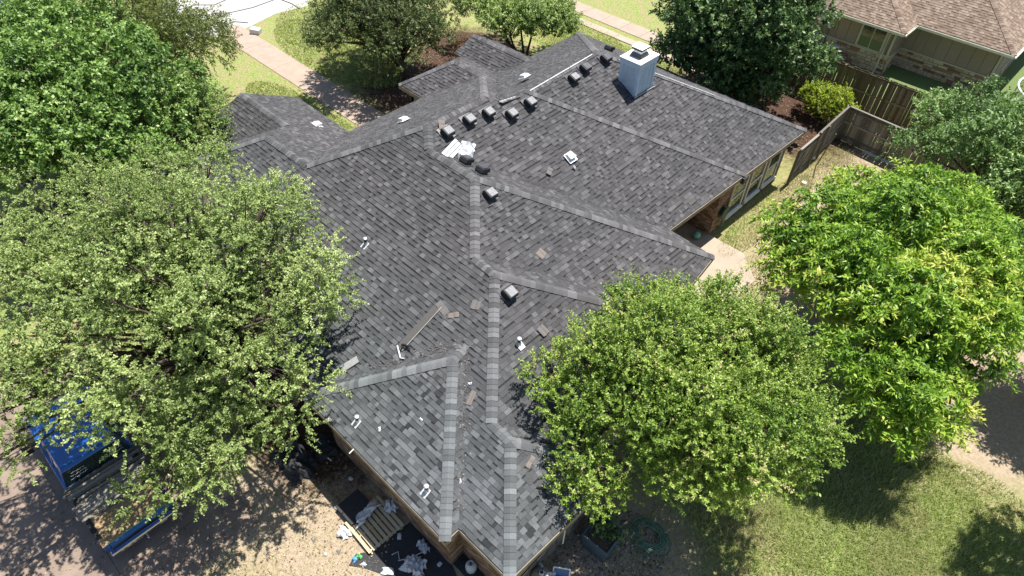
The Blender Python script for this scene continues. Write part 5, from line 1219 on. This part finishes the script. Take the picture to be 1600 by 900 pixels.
g = MB(); g.tube([(ex1 - .45, ey1 - .05, 2.6), (wx1 - .35, wy1 - .12, 2.3), (wx1 - .35, wy1 - .12, 1.3), (wx1 - .35, wy1 - .2, .98), (wx1 - .35, wy1 - .2, .15), (wx1 - .35, wy1 - .38, .06)], .045, 6); nadd(g, 'downspout', M_TRIM)
g = MB(); g.box(-13.55, -13.15, wy1 - .18, wy1 - .035, 1.65, 2.15); nadd(g, 'meter_box', M_PVC, bevel=.02)
g = MB(); g.box(-12.95, -12.75, wy1 - .14, wy1 - .035, 1.55, 1.85); nadd(g, 'junction_box', M_PVC, bevel=.015)
g = MB(); g.tube([(-12.85, wy1 - .07, 1.55), (-12.85, wy1 - .07, .2)], .022, 6); nadd(g, 'conduit', M_VENT)
hb = empty('hose_cart', (-11.9, 39.35, 0), .5, 'black hose reel on a grey frame between the brown fence and the neighbour wall', 'hose reel')
g = MB(); g.lathe([(.26, -.2), (.26, -.17), (.15, -.17), (.15, .17), (.26, .17), (.26, .2)], 18, Matrix.Translation((0, 0, .4)) @ Matrix.Rotation(math.pi / 2, 4, 'Y')); g.build('drum', M_BLACK, hb)
for s_ in (-1, 1):
    g = MB(); g.tube([(s_ * .26, -.3, 0), (s_ * .26, .2, .95)], .02, 6); g.build('frame_side', M_PVC, hb)
g = MB(); g.box(-.28, .28, .12, .30, .90, .96); g.build('tray', M_PVC, hb)
hv = empty('air_conditioner', (-13.6, 39.2, 0), 0, 'grey air conditioning unit half hidden behind the dark green tree', 'air conditioner')
g = MB(); g.box(-.4, .4, -.4, .4, 0, .8); g.build('cabinet', M_VENT, hv, bevel=.03)
g = MB(); g.lathe([(.32, .802), (.3, .83), (.05, .84)], 18); g.build('fan_grille', M_BLACK, hv)
# trampoline
tp = empty('trampoline', (-.9, 43.3, 0), 0, 'round black trampoline with a pale rim, cut by the right edge of the frame', 'trampoline')
g = MB(); pts = [(2.2 * math.cos(i * math.pi / 20), 2.2 * math.sin(i * math.pi / 20), .86) for i in range(41)]; g.tube(pts, .055, 8); g.build('rim', M_WHITE, tp, smooth=True)
g = MB(); g.lathe([(1.75, .84), (1.75, .85)], 40); g.build('mat', M_BLACK, tp)
for i in range(60):
    a = i * 2 * math.pi / 60; g = MB(); g.tube([(1.75 * math.cos(a), 1.75 * math.sin(a), .85), (2.17 * math.cos(a + .05), 2.17 * math.sin(a + .05), .86)], .014, 4); g.build('spring', M_BLACK, tp)
for i in range(6):
    a = i * math.pi / 3 + .3; g = MB(); g.tube([(2.2 * math.cos(a), 2.2 * math.sin(a), .86), (2.2 * math.cos(a), 2.2 * math.sin(a), .0)], .03, 6); g.build('leg', M_GALV, tp)

# =================================================================== BLUE TRUCK
tr = empty('pickup_truck', (-12.75, -1.2, .03), math.pi, 'blue pickup truck loaded with boards, parked under the foreground tree', 'pickup truck')
# local frame: x forward from the tail, y to the truck's left, z up
def T(mb, nm, m, par=None, **k): return mb.build(nm, m, par or tr, **k)
def prof(g, P2, y0, y1, **k):
    n_ = len(P2); vs = [(x, y0, z) for x, z in P2] + [(x, y1, z) for x, z in P2]
    g.add(vs, [tuple(range(n_)), tuple(range(2 * n_ - 1, n_ - 1, -1))] + [((i + 1) % n_, i, n_ + i, n_ + (i + 1) % n_) for i in range(n_)], **k)
HW = .97
for s_ in (-1, 1):
    g = MB(); ya, yb = (HW - .16, HW) if s_ > 0 else (-HW, -HW + .16)
    prof(g, [(.0, .55), (.0, 1.18), (2.05, 1.20), (2.05, .5), (1.75, .45), (1.6, .78), (1.2, .90), (.8, .78), (.62, .45)], ya, yb); T(g, 'bed_side', M_BLUE, bevel=.02)
    g = MB(); g.box(.0, 2.05, (HW - .15) if s_ > 0 else -HW + .01, (HW - .01) if s_ > 0 else -HW + .15, 1.203, 1.235); T(g, 'bed_rail_cap', M_DARK)
    g = MB(); yy = HW + .001 if s_ > 0 else -HW - .001
    g.box(-.012, .14, min(yy, yy - s_ * .12), max(yy, yy - s_ * .12), .78, 1.12); T(g, 'tail_light', M_RED, bevel=.01)
g = MB(); g.box(.05, 2.0, -HW + .165, HW - .165, .68, .72); T(g, 'bed_floor', M_DARK)
g = MB(); g.box(1.97, 2.04, -HW + .17, HW - .17, .72, 1.22); T(g, 'bed_front', M_BLUE)
g = MB(); g.box(-.03, .05, -HW + .17, HW - .17, .62, 1.17); tg = T(g, 'tailgate', M_BLUE, bevel=.012)
g = MB(); g.box(-.062, -.031, -.16, .16, .98, 1.13); pt = T(g, 'licence_plate', M_WHITE)
g = MB(); g.box(-.2, -.02, -HW + .05, HW - .05, .42, .56); T(g, 'bumper', M_CHROME, bevel=.03)
g = MB(); g.tube([(-.2, 0, .40), (-.34, 0, .40)], .03, 6); g.lathe([(.01, 0), (.03, .02), (.03, .05), (.01, .07)], 10, Matrix.Translation((-.33, 0, .42))); T(g, 'tow_hitch', M_CHROME)
# cab: lower body, glasshouse, roof, hood
g = MB(); prof(g, [(2.08, .45), (2.08, 1.22), (4.35, 1.18), (5.45, 1.05), (5.62, .95), (5.62, .5), (5.3, .42), (5.1, .80), (4.7, .92), (4.3, .80), (4.12, .42)], -HW, HW); T(g, 'body', M_BLUE, bevel=.04)
def loft(g, x0b, x1b, x0t, x1t, wb, wt, zb, zt_):
    vs = [(x0b, -wb, zb), (x1b, -wb, zb), (x1b, wb, zb), (x0b, wb, zb), (x0t, -wt, zt_), (x1t, -wt, zt_), (x1t, wt, zt_), (x0t, wt, zt_)]
    g.add(vs, [(3, 2, 1, 0), (4, 5, 6, 7), (0, 1, 5, 4), (1, 2, 6, 5), (2, 3, 7, 6), (3, 0, 4, 7)])
g = MB(); loft(g, 2.12, 4.20, 2.22, 3.62, HW - .07, HW - .22, 1.222, 1.78); T(g, 'cab_glass', M_GLASS)
g = MB(); loft(g, 2.16, 3.72, 2.26, 3.60, HW - .185, HW - .22, 1.765, 1.86); T(g, 'cab_roof', M_BLUE, bevel=.03)
for s_ in (-1, 1):
    for (xb, xt, wd) in ((2.13, 2.24, .22), (3.05, 3.0, .09), (4.17, 3.60, .09)):
        g = MB(); yb_, yt_ = s_ * (HW - .055), s_ * (HW - .205)
        vs = [(xb, yb_, 1.215), (xb + wd, yb_, 1.215), (xt + wd, yt_, 1.79), (xt, yt_, 1.79)]; vs += [(x, y_ - s_ * .06, z) for x, y_, z in vs]
        g.add(vs, [(0, 1, 2, 3), (7, 6, 5, 4), (0, 4, 5, 1), (1, 5, 6, 2), (2, 6, 7, 3), (3, 7, 4, 0)]); T(g, 'pillar', M_BLUE)
    g = MB(); g.tube([(3.95, s_ * (HW - .02), 1.22), (3.98, s_ * (HW + .16), 1.27)], .02, 6); mr_ = T(g, 'mirror', M_BLACK)
    g = MB(); g.box(3.93, 4.02, min(s_ * (HW + .12), s_ * (HW + .36)), max(s_ * (HW + .12), s_ * (HW + .36)), 1.20, 1.48); g.build('mirror_head', M_BLACK, mr_, bevel=.02)
    for xw in (1.2, 4.7):
        g = MB(); Mw = Matrix.Translation((xw, s_ * (HW - .14), .38)) @ Matrix.Rotation(math.pi / 2, 4, 'X'); g.lathe([(.30, -.13), (.38, -.10), (.38, .10), (.30, .13)], 22, Mw); wh = T(g, 'wheel', M_DARK)
        g = MB(); g.lathe([(.22, -.135), (.23, 0), (.22, .135)], 14, Mw); g.build('rim', M_CHROME, wh)
    g = MB(); g.box(2.3, 3.1, s_ * HW - .004, s_ * HW + .004, 1.0, 1.03); T(g, 'door_trim', M_CHROME)
    g = MB(); g.box(5.50, 5.64, min(s_ * .6, s_ * .93), max(s_ * .6, s_ * .93), .72, .93); T(g, 'headlight', M_GALV, bevel=.02)
g = MB(); g.box(5.6, 5.66, -.58, .58, .66, .92); T(g, 'grille', M_CHROME)
# rear glass pillars + lettering-like white script (illegible in the photo) on the rear glass
g = MB(); loft(g, 2.085, 2.125, 2.19, 2.22, .03, .03, 1.222, 1.765); T(g, 'rear_glass_divider', M_DARK)
def script(seed, x, y0, z0, L, h, mat, nm, par):
    rr = random.Random(seed); g = MB()
    for row in range(3):
        pts = []; n_ = 14
        for i in range(n_ + 1): pts.append((x - row * .006, y0 + L * (i / n_) * (.7 + .1 * row), z0 - row * h * .9 + h * .5 * rr.random()))
        g.tube(pts, .006, 4)
    return g.build(nm, mat, par)
script(3, 2.10, .25, 1.62, .5, .12, M_WHITE, 'window_sticker', tr); script(6, 2.10, -.75, 1.62, .45, .12, M_WHITE, 'window_sticker', tr)
g = MB(); g.tube([(-.045, .78, 1.10), (-.045, .62, .82)], .012, 4); g.tube([(-.045, .62, 1.10), (-.045, .70, .95), (-.045, .60, .80), (-.045, .52, .98)], .012, 4); g.build('decal', M_WHITE, tg)
def text(body, size, M, m, name, parent, thick=.002):
    cu = bpy.data.curves.new(name, 'FONT'); cu.body = body; cu.size = size; cu.extrude = thick; cu.align_x = 'CENTER'; cu.align_y = 'CENTER'
    t = bpy.data.objects.new(name, cu); COL.objects.link(t); bpy.context.view_layer.update()
    me = bpy.data.meshes.new_from_object(t.evaluated_get(bpy.context.evaluated_depsgraph_get())); bpy.data.objects.remove(t)
    me.materials.clear(); me.materials.append(m); me.transform(M); return link_mesh(name, me, parent)
Mt = Matrix.Translation((-.066, 0, 1.05)) @ Matrix(((0, 0, -1), (-1, 0, 0), (0, 1, 0))).to_4x4()
text('KRJ 7844', .075, Mt, M_BLACK, 'plate_number', pt)
# strand board sheet over the tailgate, lumber load
g = MB(); g.box(-.55, .62, -.92, .92, 0, .018); o = g.build('strand_board_sheet', [M_OSB], None, (-12.75 - .35, -1.2, 1.235)); o.rotation_euler = (0, 0, 0)
tag(o, 'golden strand board sheet lying across the back of the truck bed', 'board')
g = MB(); g.box(-.006, .006, -.92, .92, -.004, .022); g.build('edge_strip', M_TEAL, o, (.627, 0, 0))
lm = PKT  # boards: alike planks of different width
rr_ = random.Random(21)
bmesh_ = []
for wdt in (.09, .14, .19):
    g = MB(); g.box(-.5, .5, -wdt / 2, wdt / 2, -.019, .019); bmesh_.append(g.mesh('weathered_board', M_WOODG))
lab = 'weathered grey board in the stack across the truck bed'
for i in range(20):
    x = -14.72 + (i % 11) * .125 + rr_.uniform(-.02, .02); z = 1.25 + (i // 11) * .042 + rr_.uniform(0, .008)
    o = link_mesh('weathered_board', bmesh_[rr_.randrange(2)], None, (x, -1.2 + rr_.uniform(-.12, .12), z)); o.rotation_euler = (rr_.uniform(-.01, .01), rr_.uniform(-.03, .03), math.pi / 2 + rr_.uniform(-.05, .05)); o.scale = (rr_.uniform(1.75, 2.05), 1, 1)
    tag(o, 'weathered grey board, %s from the tailgate in the %s layer of the truck load' % (('first', 'second', 'third', 'fourth', 'fifth', 'sixth', 'seventh', 'eighth', 'ninth', 'tenth', 'eleventh')[10 - i if i < 11 else 8 - (i - 11)], 'lower' if i < 11 else 'upper'), 'board', 'weathered boards stacked on the truck')
# planks seen through the tree beside the house corner
for i, (px, py) in enumerate(((472, 592), (483, 600))):
    p = at(px, py, 2.2); g = MB(); g.box(-.75, .75, -.09, .09, 0, .035); o = g.build('plank', M_WOODS, None, p); o.rotation_euler = (0, .25, -1.35 + i * .05); tag(o, ('brown plank leaning by the eave under the foreground tree, left one', 'brown plank leaning by the eave under the foreground tree, right one')[i], 'plank')

# ladder of light under eaves is left to the sky; parked car beyond the trees at the top left
cr = empty('parked_car', (-50.2, 9.4, 0), math.radians(100), 'dark parked car barely showing above the trees at the top left edge', 'car')
def prof2(P2, y0, y1): g = MB(); prof(g, P2, y0, y1); return g
prof2([(-2.2, .35), (-2.25, .85), (-1.9, .95), (1.2, .95), (2.1, .8), (2.25, .55), (2.2, .35)], -.88, .88).build('body', M_GALV, cr, bevel=.06)
prof2([(-1.9, .952), (-1.5, 1.42), (.3, 1.45), (1.1, .952)], -.76, .76).build('cabin_glass', M_GLASS, cr)
prof2([(-1.45, 1.43), (-1.4, 1.475), (.25, 1.49), (.32, 1.455)], -.74, .74).build('car_roof', M_GALV, cr)
for x in (-1.4, 1.4):
    for y in (-.85, .85):
        g = MB(); g.lathe([(.24, -.1), (.32, -.08), (.32, .08), (.24, .1)], 18, Matrix.Translation((x, y, .32)) @ Matrix.Rotation(math.pi / 2, 4, 'X')); g.build('wheel', M_DARK, cr)
